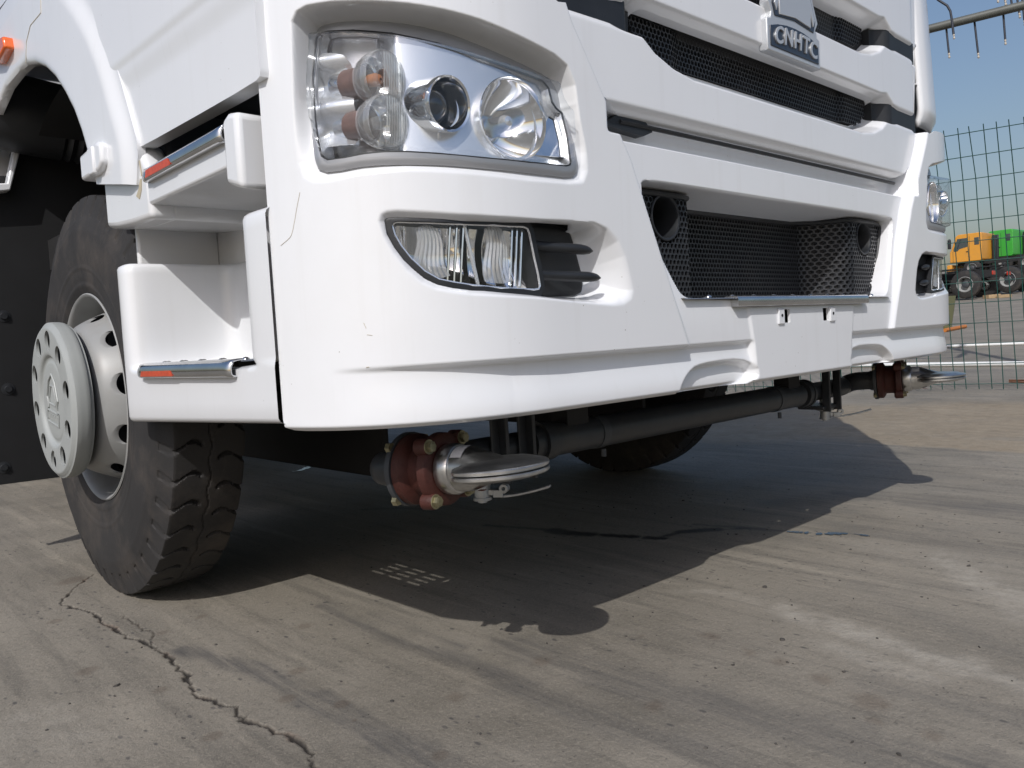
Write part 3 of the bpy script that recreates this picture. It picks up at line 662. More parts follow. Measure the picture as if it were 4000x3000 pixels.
def flank(sg):
    # sg = 1 the flank in view (x<0), -1 its mirror image
    X = lambda d, y, z: (sg * (-SX + d), y, z)
    # ---- lower step: one moulding, flat skirt below, scooped-out well above
    inn = resample(roundcurve([(.030,.648), (.004,.646), (0,.625), (0,.596), (.012,.572), (.10,.566), (.20,.562), (.226,.545), (.228,.50), (.228,.06), (.226,.012), (.20,.002), (.06,.0), (.004,-.004), (0,-.03), (.003,-.098)], 2), 90)
    t = np.linspace(0, 1, len(inn))
    yy = inn[:, 1]
    flat = np.stack([np.interp(yy, [-.2,.62,.646,.65], [0,0,.004,.03]), .648 - (.648 + .098) * t], 1)
    flat[:6] = inn[:6]
    w_ = ss((np.arange(len(inn)) - 4) / 6.)[:, None]
    zs = [.505,.5065,.5105,.518,.55,.58,.600,.612,.618,.622,.625,.628,.631,.634,.637,.640,.65,.68,.72,.76,.80,.835,.848,.853,.8565,.857]
    grid = []
    for z in zs:
        k = ss((z - .6185) / .019); p = inn * k + flat * (1 - k)
        p = p * w_ + inn * (1 - w_) if False else p
        p = p.copy()
        if z < .518: p[:, 0] += .014 * (1 - math.sqrt(max(1 - ((.518 - z) / .013) ** 2, 0)))
        top = ss((z - .846) / .011)
        zz = np.full(len(p), z)
        front = ss((.02 - p[:, 1]) / .02) * (p[:, 0] < .1)
        zz = zz + front * np.clip((z - .80) / .057, 0, 1) * .016 + .024 * np.clip((.64 - p[:, 1]) / .74, 0, 1) * np.clip((.61 - z) / .105, 0, 1)
        nrm = np.gradient(p, axis=0); nrm /= np.linalg.norm(nrm, axis=1)[:, None] + 1e-9
        off = np.stack([-nrm[:, 1], nrm[:, 0]], 1)
        p = p + off * .010 * (1 - math.sqrt(max(0, 1 - top ** 2)))
        grid.append([X(a, b, c) for (a, b), c in zip(p, zz)])
    drop = lambda c: .6185 < c[2] < .642 and .018 < c[0] + SX < .205 and .055 < c[1] < .50
    lp = quadgrid('lower_step_panel', grid, M['white'], truck, drop=(drop if sg == 1 else (lambda c: False)), smooth=50)
    # ---- walls of the gap between the two steps
    b = MB()
    b.box(X(.150,.653,.88), (.19,.018,.16)); b.obj('step_gap_wall', M['white2'], lp, bevel=.006)
    b = MB(); b.box(X(.250,.27,.89), (.014,.75,.20)); b.obj('step_back_wall', M['white2'], lp)
    # ---- column and upper step
    b = MB(); pr = lambda d0: (lambda y, z: X(d0, y, z))
    b.prism([(.671,.946), (.60,.937), (.50,.930), (.389,.927), (.389,1.006), (.671,1.006)], pr(.04), pr(.25)); b.obj('step_riser_back', M['white'], lp, bevel=.013, seg=4, smooth=50)
    b = MB(); b.prism([(.672,.945), (.60,.936), (.50,.929), (.388,.926), (.392,1.03), (.44,1.085), (.672,1.085)], pr(0), pr(.055)); col_ = b.obj('step_column', M['white'], truck, bevel=.013, seg=4, smooth=50)
    b = MB(); b.prism([(.400,.954), (-.03,.954), (-.03,1.017), (.400,1.017)], pr(.001), pr(.26)); up = b.obj('upper_step_panel', M['white'], truck, bevel=.006, seg=3, smooth=50)
    # ---- chrome treads: rolled front lip, studded top
    def tread(name, y0, y1, z0, z1, deep, par, slots):
        prof = [(.004, z0 + .001), (-.008, z0), (-.012, z0 + .003), (-.012, z1 - .010), (-.009, z1 - .003), (-.002, z1 + .001), (.012, z1 + .0025)]
        pr_ = roundcurve(prof, 2)
        ys = np.linspace(y0, y1, 24); G = []
        for y in ys:
            e = .010 * max(0, 1 - min(y - y0, y1 - y) / .010)
            G.append([X(d + (.0 if z > z1 - .002 else e * .3), y, z) for d, z in pr_])
        o = quadgrid(name, G, M['steel'], truck, smooth=60)
        s = o.modifiers.new('thick', 'SOLIDIFY'); s.thickness = .003
        gy = lines((y0 + .004, y1 + .05, .005)); gd = lines((.006, deep, .003))
        hol = []
        if slots:
            for i in range(4):
                for j in range(3):
                    cx, cy = .022 + i * .027, .075 + j * .085
                    hol.append(np.array([(cy, cx - .0042), (cy + .062, cx - .0042), (cy + .062, cx + .0042), (cy, cx + .0042)]))
        pl = np.array([(y0 + .004, .010), (y1 - .004, .010), (y1 + .02, deep), (y0 + .02, deep)])
        top = relief('tread_plate', pl, gy, gd, 0.0, lambda y, d, q: np.stack([sg * (-SX + d), y, z1 + .0026 - q], 1), M['steel'], o, holes=hol, thick=.003)
        for i in range(9 if slots else 8):
            y = y0 + .05 + (y1 - y0 - .09) * i / 8
            stud('tread_stud', X(.016 if i % 2 else .040, y, z1 + .002), .0075, .0055, M['steel'], o)
        return o
    tu = tread('upper_tread', .010, .386, .9975, 1.0205, .20, up, False)
    tl = tread('lower_tread', .042, .510, .6075, .6315, .215, lp, True)
    if sg == 1:                                                        # thin orange strips laid along part of both lips
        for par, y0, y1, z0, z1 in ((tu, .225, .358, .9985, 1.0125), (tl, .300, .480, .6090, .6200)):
            q = MB(); q.prism([(y0, z0), (y1, z0), (y1 - .006, z1), (y0 + .012, z1)], pr(-.0165), pr(-.0150)); q.obj('orange_strip', M['orange_red'], par)
    # ---- upper post beside the bumper, dark sill behind the treads
    b = MB(); b.prism([(.004,.922), (-.052,.906), (-.052,1.028), (-.02,1.034), (.004,1.026)], pr(-.012), pr(.05)); b.obj('step_post', M['white'], up, bevel=.011, seg=4, smooth=50)
    b = MB(); G = [[X(.205 + .02 * k, y, z) for y in np.linspace(-.20, .60, 30)] for k, z in enumerate((1.0, 1.03, 1.10, 1.16, 1.30))]
    si = quadgrid('door_sill', G, M['sill'], truck)
    b = MB(); b.prism([(.402,1.00), (.62,1.00), (.62,1.16), (.43,1.16)], pr(.052), pr(.24)); b.obj('sill_end', M['sill'], si, bevel=.01)
    b = MB(); b.lathe([(-.012, .001), (-.012, .014), (-.004, .017), (.0, .018)], X(.212,.56,1.068), (sg, 0, 0), 20); b.obj('sill_knob', M['black'], si)
    # ---- door
    DO = np.array([(0.452,1.076), (0.334,1.072), (0.127,1.067), (-0.026,1.064), (-0.078,1.064), (-0.102,1.064), (-0.116,1.067), (-0.118,1.075), (-0.117,1.103), (-0.116,1.138), (-0.117,1.179), (-0.118,1.24)] + [(-.105, 2.0), (.80, 2.0)] + [(0.671,1.51), (0.63,1.435), (0.585,1.337), (0.539,1.246), (0.494,1.153), (0.466,1.1)])
    def dd(P):
        y, z = P[:, 0], P[:, 1]; zc = 1.222 + .035 * (y + .1)
        return -.004 + .010 * ss((zc - z) / .05) * .6 - .004 * ss((z - zc) / .02)
    fl = lambda y, z, d: np.stack([sg * (-SX + d), y, z], 1)
    door = relief('door', DO, lines((-.13,.82,.006)), lines((1.05,1.50,.005), (1.5,2.0,.03)), dd, fl, M['white'], truck, thick=.03)
    # ---- wheel-arch fender
    AR = [(0.667,1.042), (0.686,1.059), (0.69,1.083), (0.713,1.128), (0.739,1.173), (0.782,1.23), (0.84,1.286), (0.912,1.344), (0.994,1.392), (1.077,1.426), (1.179,1.452), (1.28,1.459), (1.429,1.457), (1.542,1.435), (1.862,1.376)]
    FE = np.array([(0.44,1.001), (0.424,1.051)] + [(0.408,1.065), (0.421,1.09), (0.447,1.143), (0.492,1.233), (0.536,1.322), (0.581,1.415), (0.686,1.592)] + [(2.6, 2.05), (2.6, 1.0)] + [(2.682,1.402)] + AR[::-1])
    arch_poly = np.array(AR + [(1.62,.9), (.8,.9)])
    SEAM = [(0.502,0.992), (0.497,1.013), (0.493,1.077), (0.459,1.081), (0.474,1.105), (0.501,1.16), (0.547,1.253), (0.592,1.344), (0.64,1.439), (0.748,1.621)]
    SEAM = SEAM + [(SEAM[-1][0] + .3, SEAM[-1][1] + .3)]
    def sm(P):
        best = np.full(len(P), 9.)
        for a, b in zip(SEAM[:-1], SEAM[1:]):
            a, b = np.array(a), np.array(b); d = b - a; t = np.clip(((P - a) @ d) / (d @ d), 0, 1); best = np.minimum(best, np.hypot(*(P - a - t[:, None] * d).T))
        return -best
    def fd(P):
        s = np.maximum(sdf(arch_poly, P), 0)
        return -.020 + .015 * ss((s - .18) / .06) + .010 * (1 - np.sqrt(np.clip(1 - (1 - np.clip(s / .022, 0, 1)) ** 2, 0, 1)))
    fen = relief('fender', FE, lines((.42,1.5,.008), (1.5,2.62,.05)), lines((.94,1.62,.008), (1.62,2.06,.05)), fd, fl, M['white'], truck, thick=.016)
    seam = [(0.978,1.618), (0.967,1.547), (0.973,1.519), (1.082,1.523), (1.138,1.497), (1.162,1.45)]
    b = MB(); b.tube([X(-.0203, y, z) for i, (y, z) in enumerate(seam)], .0012, 6); b.obj('fender_seam', M['scratch'], fen)
    b = MB(); b.prism([(.712,1.055), (.585,1.055), (.560,1.068), (.560,1.108), (.590,1.118), (.712,1.112)], pr(-.034), pr(.03)); b.obj('fender_clip', M['white'], fen, bevel=.008, seg=3, smooth=50)
    b = MB(); b.prism([(.640,1.053), (.604,1.053), (.604,1.112), (.640,1.112)], pr(-.038), pr(.01)); b.obj('clip_rib', M['white'], fen, bevel=.004, seg=2)
    mk = np.array([(1.452,1.586), (1.281,1.553), (1.271,1.52), (1.372,1.509), (1.476,1.534)])
    b = MB(); b.prism([tuple(p) for p in mk], pr(-.045), pr(-.005)); b.obj('side_marker', M['amber'], fen, bevel=.006, seg=2)
    for q in ([(1.516,1.693), (1.319,1.681)], [(1.546,1.626), (1.091,1.598)]):
        b = MB(); b.tube([X(-.0058, *p) for p in q], .005, 6); b.obj('panel_groove', M['sill'], fen)
    # yellowed sealant in the crack beside the column, grime
    b = MB(); b.tube([X(-.0015, *p) for p in [(0.43,1.064), (0.424,1.042), (0.42,1.023), (0.42,1.015)]], .0012, 6)
    b.obj('sealant_crack', M['seal'], col_)
    b = MB(); pz = [(0.431,1.012), (0.423,1.011), (0.429,0.989), (0.444,0.973), (0.462,0.982), (0.444,0.994)]
    b.prism([tuple(p) for p in pz], pr(-.0012), pr(.001)); b.obj('tape_scrap', M['seal'], col_)
    # ---- inside the arch
    G = [[X(d, 1.12 + .78 * math.cos(a), .62 + .78 * math.sin(a)) for d in (.06, .3, .6, .75)] for a in np.linspace(1.15, 2.5, 20)]
    ln = quadgrid('arch_liner', G, M['dark'], truck)
    b = MB(); b.box(X(.66, 2.2, .80), (.02, 3.2, 1.05)); b.obj('inner_panel', M['dark'], truck)
    Y = lambda y0: (lambda x, z: (sg * x, y0, z))
    b = MB(); b.prism([(-1.406,0.262), (-1.129,0.258), (-0.818,0.262), (-0.727,1.409), (-0.948,1.397), (-1.164,1.392), (-1.185,1.356), (-1.191,1.28), (-1.326,1.267)], Y(1.80), Y(1.83)); fp = b.obj('mud_flap', M['flap'], truck)
    for p in [(-1.25,0.815), (-1.256,0.574), (-1.289,0.316)]:
        b = MB(); b.lathe([(-.010, .001), (-.010, .010), (-.003, .012), (-.002, .020), (.0, .020)], (sg * p[0], 1.80, p[1]), (0, 1, 0), 16); b.obj('flap_bolt', M['black'], fp)
    b = MB(); b.prism([(-1.334,1.204), (-1.232,1.216), (-1.209,1.221), (-1.171,1.351), (-1.182,1.374), (-1.216,1.243), (-1.332,1.23)], Y(1.74), Y(1.795)); mgd = b.obj('rear_mudguard', M['white'], truck, bevel=.004)
    b = MB(); b.prism([(-1.269,1.701), (-0.813,1.79), (-0.842,1.427), (-1.304,1.266)], Y(1.95), Y(1.98)); b.obj('cab_back_panel', M['white2'], truck)
    c = np.array(Y(1.70)(*(-1.08,1.451)))
    b = MB(); b.lathe([(-.20, .001), (-.20, .105), (-.17, .122), (-.06, .124), (.03, .122), (.04, .112), (.055, .124), (.07, .112), (.085, .124), (.10, .112), (.42, .108)], c, (sg, -.10, -.12), 36); b.obj('air_duct', M['black'], truck)
for sg in (1, -1): flank(sg)

# thin scuffs and a tan run on the white lamp corner
def scuff(name, pts, r, d=-.0002):
    b = MB(); b.tube([nose(*p, d) for p in roundcurve(pts, 2)], r * .6, 5); return b.obj(name, M['scratch'], bumper)
for pts, r in [([(-1.2902,0.8854), (-1.2988,0.8609), (-1.3022,0.8498), (-1.3113,0.8232), (-1.3197,0.8168), (-1.3366,0.8093)],0.001), ([(-1.1983,0.6802), (-1.195,0.6716)],0.001), ([(-1.1946,0.6621), (-1.1861,0.6606)],0.001), ([(-1.1991,0.6128), (-1.1943,0.6132)],0.0016)]: scuff('scuff', pts, r)

# ------------------------------------------------------------------ wheels
def make_wheel():
    w = bpy.data.objects.new('wheel', None); link(w, truck)
    half = [(.000,.5490), (.03,.5490), (.06,.5486), (.09,.5478), (.112,.5466), (.1165,.5450), (.1185,.5405), (.124,.526), (.1305,.508), (.1365,.493), (.1395,.486), (.1425,.481), (.1455,.472), (.1490,.462), (.1515,.455), (.1535,.43), (.1545,.405), (.1540,.38), (.1525,.362), (.1535,.358), (.1535,.352), (.151,.348), (.149,.330), (.1455,.315), (.1465,.312), (.1465,.306), (.142,.300), (.137,.292), (.128,.280), (.118,.270)]
    hp_ = np.array(half); f = [hp_[0]]
    for a, c in zip(hp_[:-1], hp_[1:]):
        n = max(1, int(np.hypot(*(c - a)) / .0045)); f += [a + (c - a) * (k + 1) / n for k in range(n)]
    f = np.array(f); prof = np.concatenate([(f * [-1, 1])[::-1], f[1:]])
    NL, SPL = 44, 20; nth = NL * SPL; th = np.arange(nth) * 2 * PI / nth
    Wd, T = np.meshgrid(prof[:, 0], th, indexing='ij'); R = np.repeat(prof[:, 1:2], nth, 1)
    aw = np.abs(Wd); q = np.clip((aw - .018) / .12, 0, 1)
    ph = T * NL / (2 * PI) + np.where(Wd > 0, 0, .5) + .17 * np.sin(q * 2 * PI * .85) + .08 * q
    tri = np.abs((ph % 1) - .5) * 2
    g = ss((.13 + .05 * np.sin(q * 9) + .16 * ss((aw - .112) / .014) - tri) / .09) * ss((aw - .022) / .008) * ss((R - .486) / .018)
    R = R - .012 * g
    ph2 = T * NL / (2 * PI); zig = .006 * (np.abs((ph2 % 1) - .5) * 4 - 1)
    R = R - .004 * ss((.0035 - np.abs(Wd - zig)) / .002) * (aw < .02)
    V = np.stack([-(Wd * .73 + .0415), R * np.cos(T), R * np.sin(T)], -1).reshape(-1, 3); n = len(prof)
    i = np.arange(n - 1)[:, None] * nth; k = np.arange(nth)[None]; k2 = (k + 1) % nth
    Q = np.stack([i + k, i + k2, i + nth + k2, i + nth + k], -1).reshape(-1, 4)
    me = bpy.data.meshes.new('tyre'); me.from_pydata(V.tolist(), [], Q.tolist()); me.update(); me.shade_smooth(); me.set_sharp_from_angle(angle=math.radians(38)); me.materials.append(M['tyre'])
    link(bpy.data.objects.new('tyre', me), w)
    # rim: lip, barrel, disc with ten hand holes
    rp = roundcurve([(.118,.270), (.137,.283), (.142,.287), (.1445,.284), (.142,.276), (.125,.268), (.070,.262), (.052,.255), (.060,.246), (.080,.238), (.135,.215), (.172,.195), (.185,.17), (.188,.12), (.188,.02)], 2)
    s = np.concatenate([[0], np.cumsum(np.hypot(*np.diff(rp, axis=0).T))])
    sh = np.interp(-.217, -rp[:, 1], s); k0 = .22
    def polar(rpf, sf): return lambda a, q, d: (lambda ww, rr: np.stack([-(ww - d), rr * np.cos(a / k0), rr * np.sin(a / k0)], 1))(np.interp(q, sf, rpf[:, 0]), np.interp(q, sf, rpf[:, 1]))
    tt = np.linspace(0, 2 * PI, 24, endpoint=False)
    hs = [np.stack([k0 * (2 * PI * (i + .5) / 10) + .030 * np.cos(tt), sh + .025 * np.sin(tt)], 1) for i in range(10)]
    rect = np.array([(1e-6, s[0] + 1e-5), (k0 * 2 * PI - 1e-6, s[0] + 1e-5), (k0 * 2 * PI - 1e-6, s[-1] - 1e-5), (1e-6, s[-1] - 1e-5)])
    relief('rim', rect, np.linspace(0, k0 * 2 * PI, 241), np.concatenate([s[:-8], np.linspace(s[-8], s[-1], 6)]) if False else np.linspace(s[0], s[-1], 80), 0., polar(rp, s), M['rim'], w, holes=hs, thick=.012, smooth=50)
    b = MB(); b.cyl((-.05, 0, 0), (-.02, 0, 0), .24, 32); b.obj('brake_drum', M['sill'], w)
    # hub cap: thick disc standing proud, ten round holes, ridged rim, embossed badge
    hpf = roundcurve([(.202,.200), (.204,.2085), (.236,.2095), (.2385,.206), (.239,.203), (.2425,.2015), (.243,.1985), (.246,.1965), (.2475,.192), (.2475,.132), (.245,.122), (.2365,.116), (.2365,.108), (.2405,.100), (.2405,.06), (.2405,.001)], 1)
    s2 = np.concatenate([[0], np.cumsum(np.hypot(*np.diff(hpf, axis=0).T))]); s2h = np.interp(-.162, -hpf[:, 1], s2)
    k1 = k0
    hs = [np.stack([k0 * (2 * PI * (i + .5) / 10) + .0255 * (k0 / .162) * np.cos(tt), s2h + .0265 * np.sin(tt)], 1) for i in range(10)]
    rect = np.array([(1e-6, 1e-5), (k0 * 2 * PI - 1e-6, 1e-5), (k0 * 2 * PI - 1e-6, s2[-1] - 1e-5), (1e-6, s2[-1] - 1e-5)])
    hc_ = relief('hub_cap', rect, np.linspace(0, k0 * 2 * PI, 241), np.linspace(0, s2[-1], 90), 0., polar(hpf, s2), M['hub'], w, holes=hs, thick=.007, smooth=40)
    b = MB(); b.lathe([(-.19, .19), (-.205, .19), (-.205, .001)], (0, 0, 0), (1, 0, 0), 40); b.obj('hub_backing', M['dark'], w)
    ep = lambda q, t: (lambda y, z: (-(.2405 + t), y, z))
    def strip(pts, wd):
        q = MB(); q.tube([(-.2420, y, z) for y, z in pts], wd, 6); q.obj('badge_relief', M['hub'], w)
    strip([(-.052,-.030), (-.052,-.062), (.052,-.062), (.052,-.030), (.042,-.022), (.042,-.008), (.052,.006), (.030,.052), (0,.072), (-.030,.052), (-.052,.006), (-.042,-.008), (-.042,-.022), (-.052,-.030), (.052,-.030)], .0030)
    strip([(-.030,-.010), (-.034,.004), (-.014,.040), (.014,.040), (.034,.004), (.030,-.010), (-.030,-.010)], .0025)
    for i in range(5): strip([(-.038 + i * .019,-.053), (-.036 + i * .019,-.040), (-.029 + i * .019,-.040), (-.028 + i * .019,-.053)], .0016)
    return w
wh = make_wheel(); wh.location = (-1.041, 1.12, .549); wh.rotation_euler = (math.radians(8), 0, 0)
w2 = dup(wh, truck); w2.location = (1.041, 1.12, .549); w2.rotation_euler = (0, 0, PI)
for c in list(wh.children):
    d = dup(c, w2)
    for g in list(c.children): dup(g, d)

# ------------------------------------------------------------------ underbody, chassis, cab shell, tank behind
b = MB(); b.box((0, 1.12, 1.02), (2.2, 2.0, .10)); b.obj('cab_floor', M['dark'], truck)
for s in (-1, 1):
    b = MB(); b.box((s * .40, 4.2, .86), (.09, 8.4, .26)); b.obj('chassis_rail', M['dark'], truck)
b = MB(); b.box((0, .95, .80), (.62, 1.1, .40)); b.box((0, .95, .56), (.42, .7, .12)); b.obj('engine_sump', M['dark'], truck, bevel=.02)
b = MB(); b.tube([(-.95, 1.12, .53), (-.70, 1.12, .50), (-.5, 1.12, .43), (.5, 1.12, .43), (.70, 1.12, .50), (.95, 1.12, .53)], .058, 16); b.obj('front_axle', M['dark'], truck)
b = MB(); b.tube([(-.86, .80, .50), (0, .78, .47), (.86, .80, .50)], .022, 10); b.obj('track_rod', M['dark'], truck)
for s in (-1, 1):
    b = MB()
    for k in range(4): b.tube([(s * .42, .10, .70 - .02 * k), (s * .42, .6, .60 - .02 * k), (s * .42, 1.05, .57 - .02 * k), (s * .42, 1.6, .62 - .02 * k), (s * .42, 1.9, .70 - .02 * k)], .012, 6)
    b.obj('leaf_spring', M['dark'], truck)
b = MB(); b.box((0, .02, .66), (1.9, .10, .16)); b.obj('cross_member', M['dark'], truck, bevel=.01)
b = MB(); b.box((0, .85, 2.35), (2.44, 1.95, 1.5)); b.obj('cab_shell', M['white'], truck, bevel=.08, seg=4)
b = MB(); b.box((0, -.128, 2.30), (2.15, .02, .95)); b.obj('windscreen', M['window'], truck, bevel=.008)
b = MB(); b.lathe([(0, .001), (.02, .9), (.12, 1.02), (5.3, 1.02), (5.4, .9), (5.42, .001)], (0, 2.55, 1.98), (0, 1, 0), 48); b.obj('water_tank', M['white'], truck)
b = MB(); b.box((0, 5.2, 1.03), (2.2, 5.2, .06)); b.obj('tank_deck', M['dark'], truck)
for s in (-1, 1):
    for y in (5.6, 6.95):
        w3 = dup(wh, truck); w3.location = (s * 1.02, y, .549); w3.rotation_euler = (0, 0, 0 if s < 0 else PI)
        for c in list(wh.children):
            if c.name.split('.')[0] in ('tyre', 'rim'): dup(c, w3)

# ------------------------------------------------------------------ spray pipe, brackets, nozzles
PY, PZ = -.03, .414
b = MB(); b.cyl((-.64, PY, PZ), (.56, PY, PZ), .0375, 28); pipe = b.obj('spray_pipe', M['pipe'], truck)
for s in (-1, 1):
    b = MB(); b.cyl((s * .56, PY, PZ), (s * .88, PY, PZ), .030, 24); b.obj('pipe_end', M['pipe'], pipe)
    b = MB(); b.cyl((s * .600, PY, PZ), (s * .612, PY, PZ), .046, 28); b.cyl((s * .575, PY, PZ), (s * .600, PY, PZ), .043, 28); b.obj('coupling_ring', M['pipe'], pipe)
    b = MB(); b.cyl((s * .40, PY, PZ), (s * .425, PY, PZ), .0395, 28); b.obj('hose_clamp', M['sill'], pipe)
    b = MB(); b.cyl((s * .412, PY - .020, PZ - .040), (s * .412, PY - .020, PZ - .058), .006, 8); b.obj('clamp_screw', M['sill'], pipe)
    # hanger: pairs of plates each side of the pipe, saddle and bolts
    for x in (.672, .748):
        hb = MB(); hb.box((s * x, PY - .045, .475), (.009, .026, .250)); hb.box((s * (x + .012), PY - .034, .475), (.026, .006, .250)); hg = hb.obj('hanger_plate', M['pipe'], pipe, bevel=.002)
        for z in (.585, .555, .372):
            q = MB(); q.cyl((s * (x + .012), PY - .039, z), (s * (x + .012), PY - .046, z), .0075, 6); q.obj('hanger_bolt', M['brass'], pipe)
    hb = MB(); hb.box((s * .71, PY, .363), (.12, .09, .012)); hb.obj('hanger_saddle', M['pipe'], pipe, bevel=.003)
    hb = MB(); hb.box((s * .71, PY, .60), (.15, .10, .02)); hb.obj('hanger_foot', M['pipe'], pipe, bevel=.003)
    b = MB(); b.box((s * .50, PY, .475), (.07, .05, .14)); b.obj('pipe_support', M['dark'], pipe)
    # drain valve with lever under the hanger
    vx = s * .772 if s < 0 else .760
    v0 = np.array((vx, PY + .004, .355))
    b = MB(); b.cyl(v0 + [0, 0, .03], v0 + [0, 0, -.002], .017, 18); b.cyl(v0 + [0, 0, -.002], v0 + [0, 0, -.010], .029 if s > 0 else .019, 20); b.cyl(v0 + [0, 0, -.010], v0 + [0, 0, -.034], .0165, 18); b.cyl(v0 + [0, 0, -.034], v0 + [0, 0, -.040], .019, 18); b.cyl(v0 + [0, 0, -.040], v0 + [0, 0, -.045], .010, 12)
    dv_ = b.obj('drain_valve', M['cast'], pipe, smooth=35)
    e = np.array((.55, -.83, 0)); f_ = np.array((.83, .55, 0)); b = MB()
    for k in (-1, 1):
        p = v0 + e * .048 + f_ * .007 * k + [0, 0, -.016]
        b.lathe([(-.002, .004), (-.002, .010), (.002, .010), (.002, .004)], p, f_, 18); b.box(p - e * .012 + [0, 0, -.010], (.022, .004, .016), rot=np.stack([e, f_, [0, 0, 1]], 1))
    b.box(v0 + e * .026 + [0, 0, -.024], (.034, .012, .012), rot=np.stack([e, f_, [0, 0, 1]], 1))
    b.obj('lever_fork', M['cast'], pipe, bevel=.0015)
    L_ = .145; V = []
    for i in range(13):
        t0 = i / 12; c_ = v0 + e * (.040 + (L_ - .04) * t0); z0 = -.030 + .020 * t0 ** 1.6; w_ = f_ * (.006 + .0015 * t0)
        V += [c_ + w_ + [0, 0, z0], c_ - w_ + [0, 0, z0], c_ - w_ + [0, 0, z0 - .005], c_ + w_ + [0, 0, z0 - .005]]
    build('valve_lever', V, [(4 * i + k, 4 * i + 4 + k, 4 * i + 4 + (k + 1) % 4, 4 * i + (k + 1) % 4) for i in range(12) for k in range(4)] + [(0, 1, 2, 3), (51, 50, 49, 48)], M['cast'], pipe, smooth=40, bevel=.001)

def duckbill(F0, d, par):
    F0 = np.array(F0); d = np.array(d, float); d /= np.linalg.norm(d)
    e = np.cross([0, 0, 1.], d); e /= np.linalg.norm(e); h = np.cross(d, e)
    W = lambda q, a, z: F0 + d * q + e * a + h * z
    # red oxide flanges with four bolt lugs
    b = MB(); b.lathe([(0, .040), (.001, .058), (-.002, .0625), (-.016, .0635), (-.020, .052), (-.030, .047), (-.050, .047), (-.056, .058), (-.060, .0625), (-.074, .0625), (-.076, .04)], F0, d, 44)
    fl_ = b.obj('flange_casting', M['red'], par, smooth=45)
    for k in range(4):
        t = PI / 4 + k * PI / 2 + .04; c = W(0, .0655 * math.cos(t), .0655 * math.sin(t))
        b = MB(); b.lathe([(-.024, .008), (-.020, .0140), (.000, .0140), (.003, .0125), (.003, .001)], c, d, 18); b.obj('bolt_lug', M['red'], par, smooth=45)
        b = MB(); b.cyl(c + d * .003, c + d * .005, .0125, 18); b.cyl(c + d * .005, c + d * .0125, .0092, 6); b.lathe([(.0125, .0078), (.0133, .006), (.0133, .001)], c, d, 6); b.obj('flange_bolt', M['brass'], par, smooth=25)
        c2 = c - d * .078; b = MB(); b.cyl(c2, c2 - d * .010, .0090, 6); b.obj('flange_nut', M['brass'], par, smooth=25)
    b = MB(); b.lathe([(-.076, .03), (-.076, .0655), (-.086, .0655), (-.087, .035), (-.10, .033)], F0, d, 40); b.obj('pipe_flange', M['sill'], par)
    # steel collar, then the bill
    b = MB(); b.lathe([(0, .036), (.002, .0425), (.006, .0435), (.024, .0435), (.028, .041), (.029, .038)], F0, d, 44); nz = b.obj('nozzle_collar', M['alu'], par, smooth=35)
    S = [(.020, .0385, .0385), (.040, .0385, .0385), (.052, .0388, .0375), (.070, .041, .0320), (.092, .047, .0235), (.115, .050, .0160), (.140, .046, .011), (.165, .030, .007)]
    V = []; n = 36
    for q, a, z in S:
        for k in range(n):
            t = 2 * PI * k / n; V.append(W(q, a * math.cos(t), z * math.sin(t)))
    Fc = [(i * n + k, i * n + (k + 1) % n, (i + 1) * n + (k + 1) % n, (i + 1) * n + k) for i in range(len(S) - 1) for k in range(n)] + [tuple(range((len(S) - 1) * n, len(S) * n))]
    build('nozzle_body', V, Fc, M['alu'], par, smooth=60)
    # mouth: two round plates with a slit between them
    def outl(r, k=1.0):
        P = []
        for i in range(56):
            t = 2 * PI * i / 56; q = .098 + r * math.cos(t) * (1.0 if math.cos(t) > 0 else .62); a = r * 1.02 * math.sin(t); P.append((q, a))
        return P
    for sg_, nm in ((1, 'upper_lip'), (-1, 'lower_lip')):
        V = []; rings = [(.089, .0012), (.0905, .0026), (.0905, .0066), (.0885, .0086), (.083, .0092), (.078, .0105), (.070, .0135), (.055, .0150), (.03, .017)]
        for r, z in rings: V += [W(q, a, sg_ * z) for q, a in outl(r)]
        n = 56; Fc = [(i * n + k, i * n + (k + 1) % n, (i + 1) * n + (k + 1) % n, (i + 1) * n + k) for i in range(len(rings) - 1) for k in range(n)] + [tuple(range(n - 1, -1, -1)), tuple(range((len(rings) - 1) * n, len(rings) * n))]
        build(nm, V, Fc, M['cast'] if False else M['alu'], par, smooth=40)
    # paper label across the neck
    V = []
    for i in range(9):
        t = 1.5 + 1.0 * i / 8
        for q in (.031, .054): V.append(W(q, .0392 * math.cos(t), .0392 * math.sin(t)))
    build('paper_label', V, [(2 * i, 2 * i + 1, 2 * i + 3, 2 * i + 2) for i in range(8)], M['paper'], par)
    V = []
    for i in range(5):
        t = -1.9 + .5 * i / 4
        for q in (.060, .074): V.append(W(q, .0415 * math.cos(t), .0370 * math.sin(t)))
    build('red_sticker', V, [(2 * i, 2 * i + 1, 2 * i + 3, 2 * i + 2) for i in range(4)], M['orange_red'], par)
for s, F0, d in ((-1, (-.993, -.200, .428), (.24, -.97, .045)), (1, (.972, -.198, .434), (.30, -.95, .03))):
    dd_ = np.array(d) / np.linalg.norm(d); B0 = np.array(F0) - dd_ * .095
    b = MB(); b.tube(roundcurve([B0, B0 - dd_ * .06, (s * .95, PY + .02, PZ), (s * .87, PY, PZ)], 2), .031, 20); b.obj('pipe_elbow', M['pipe'], pipe)
    nzz = bpy.data.objects.new('duckbill_nozzle', None); link(nzz, truck)
    duckbill(F0, d, nzz)

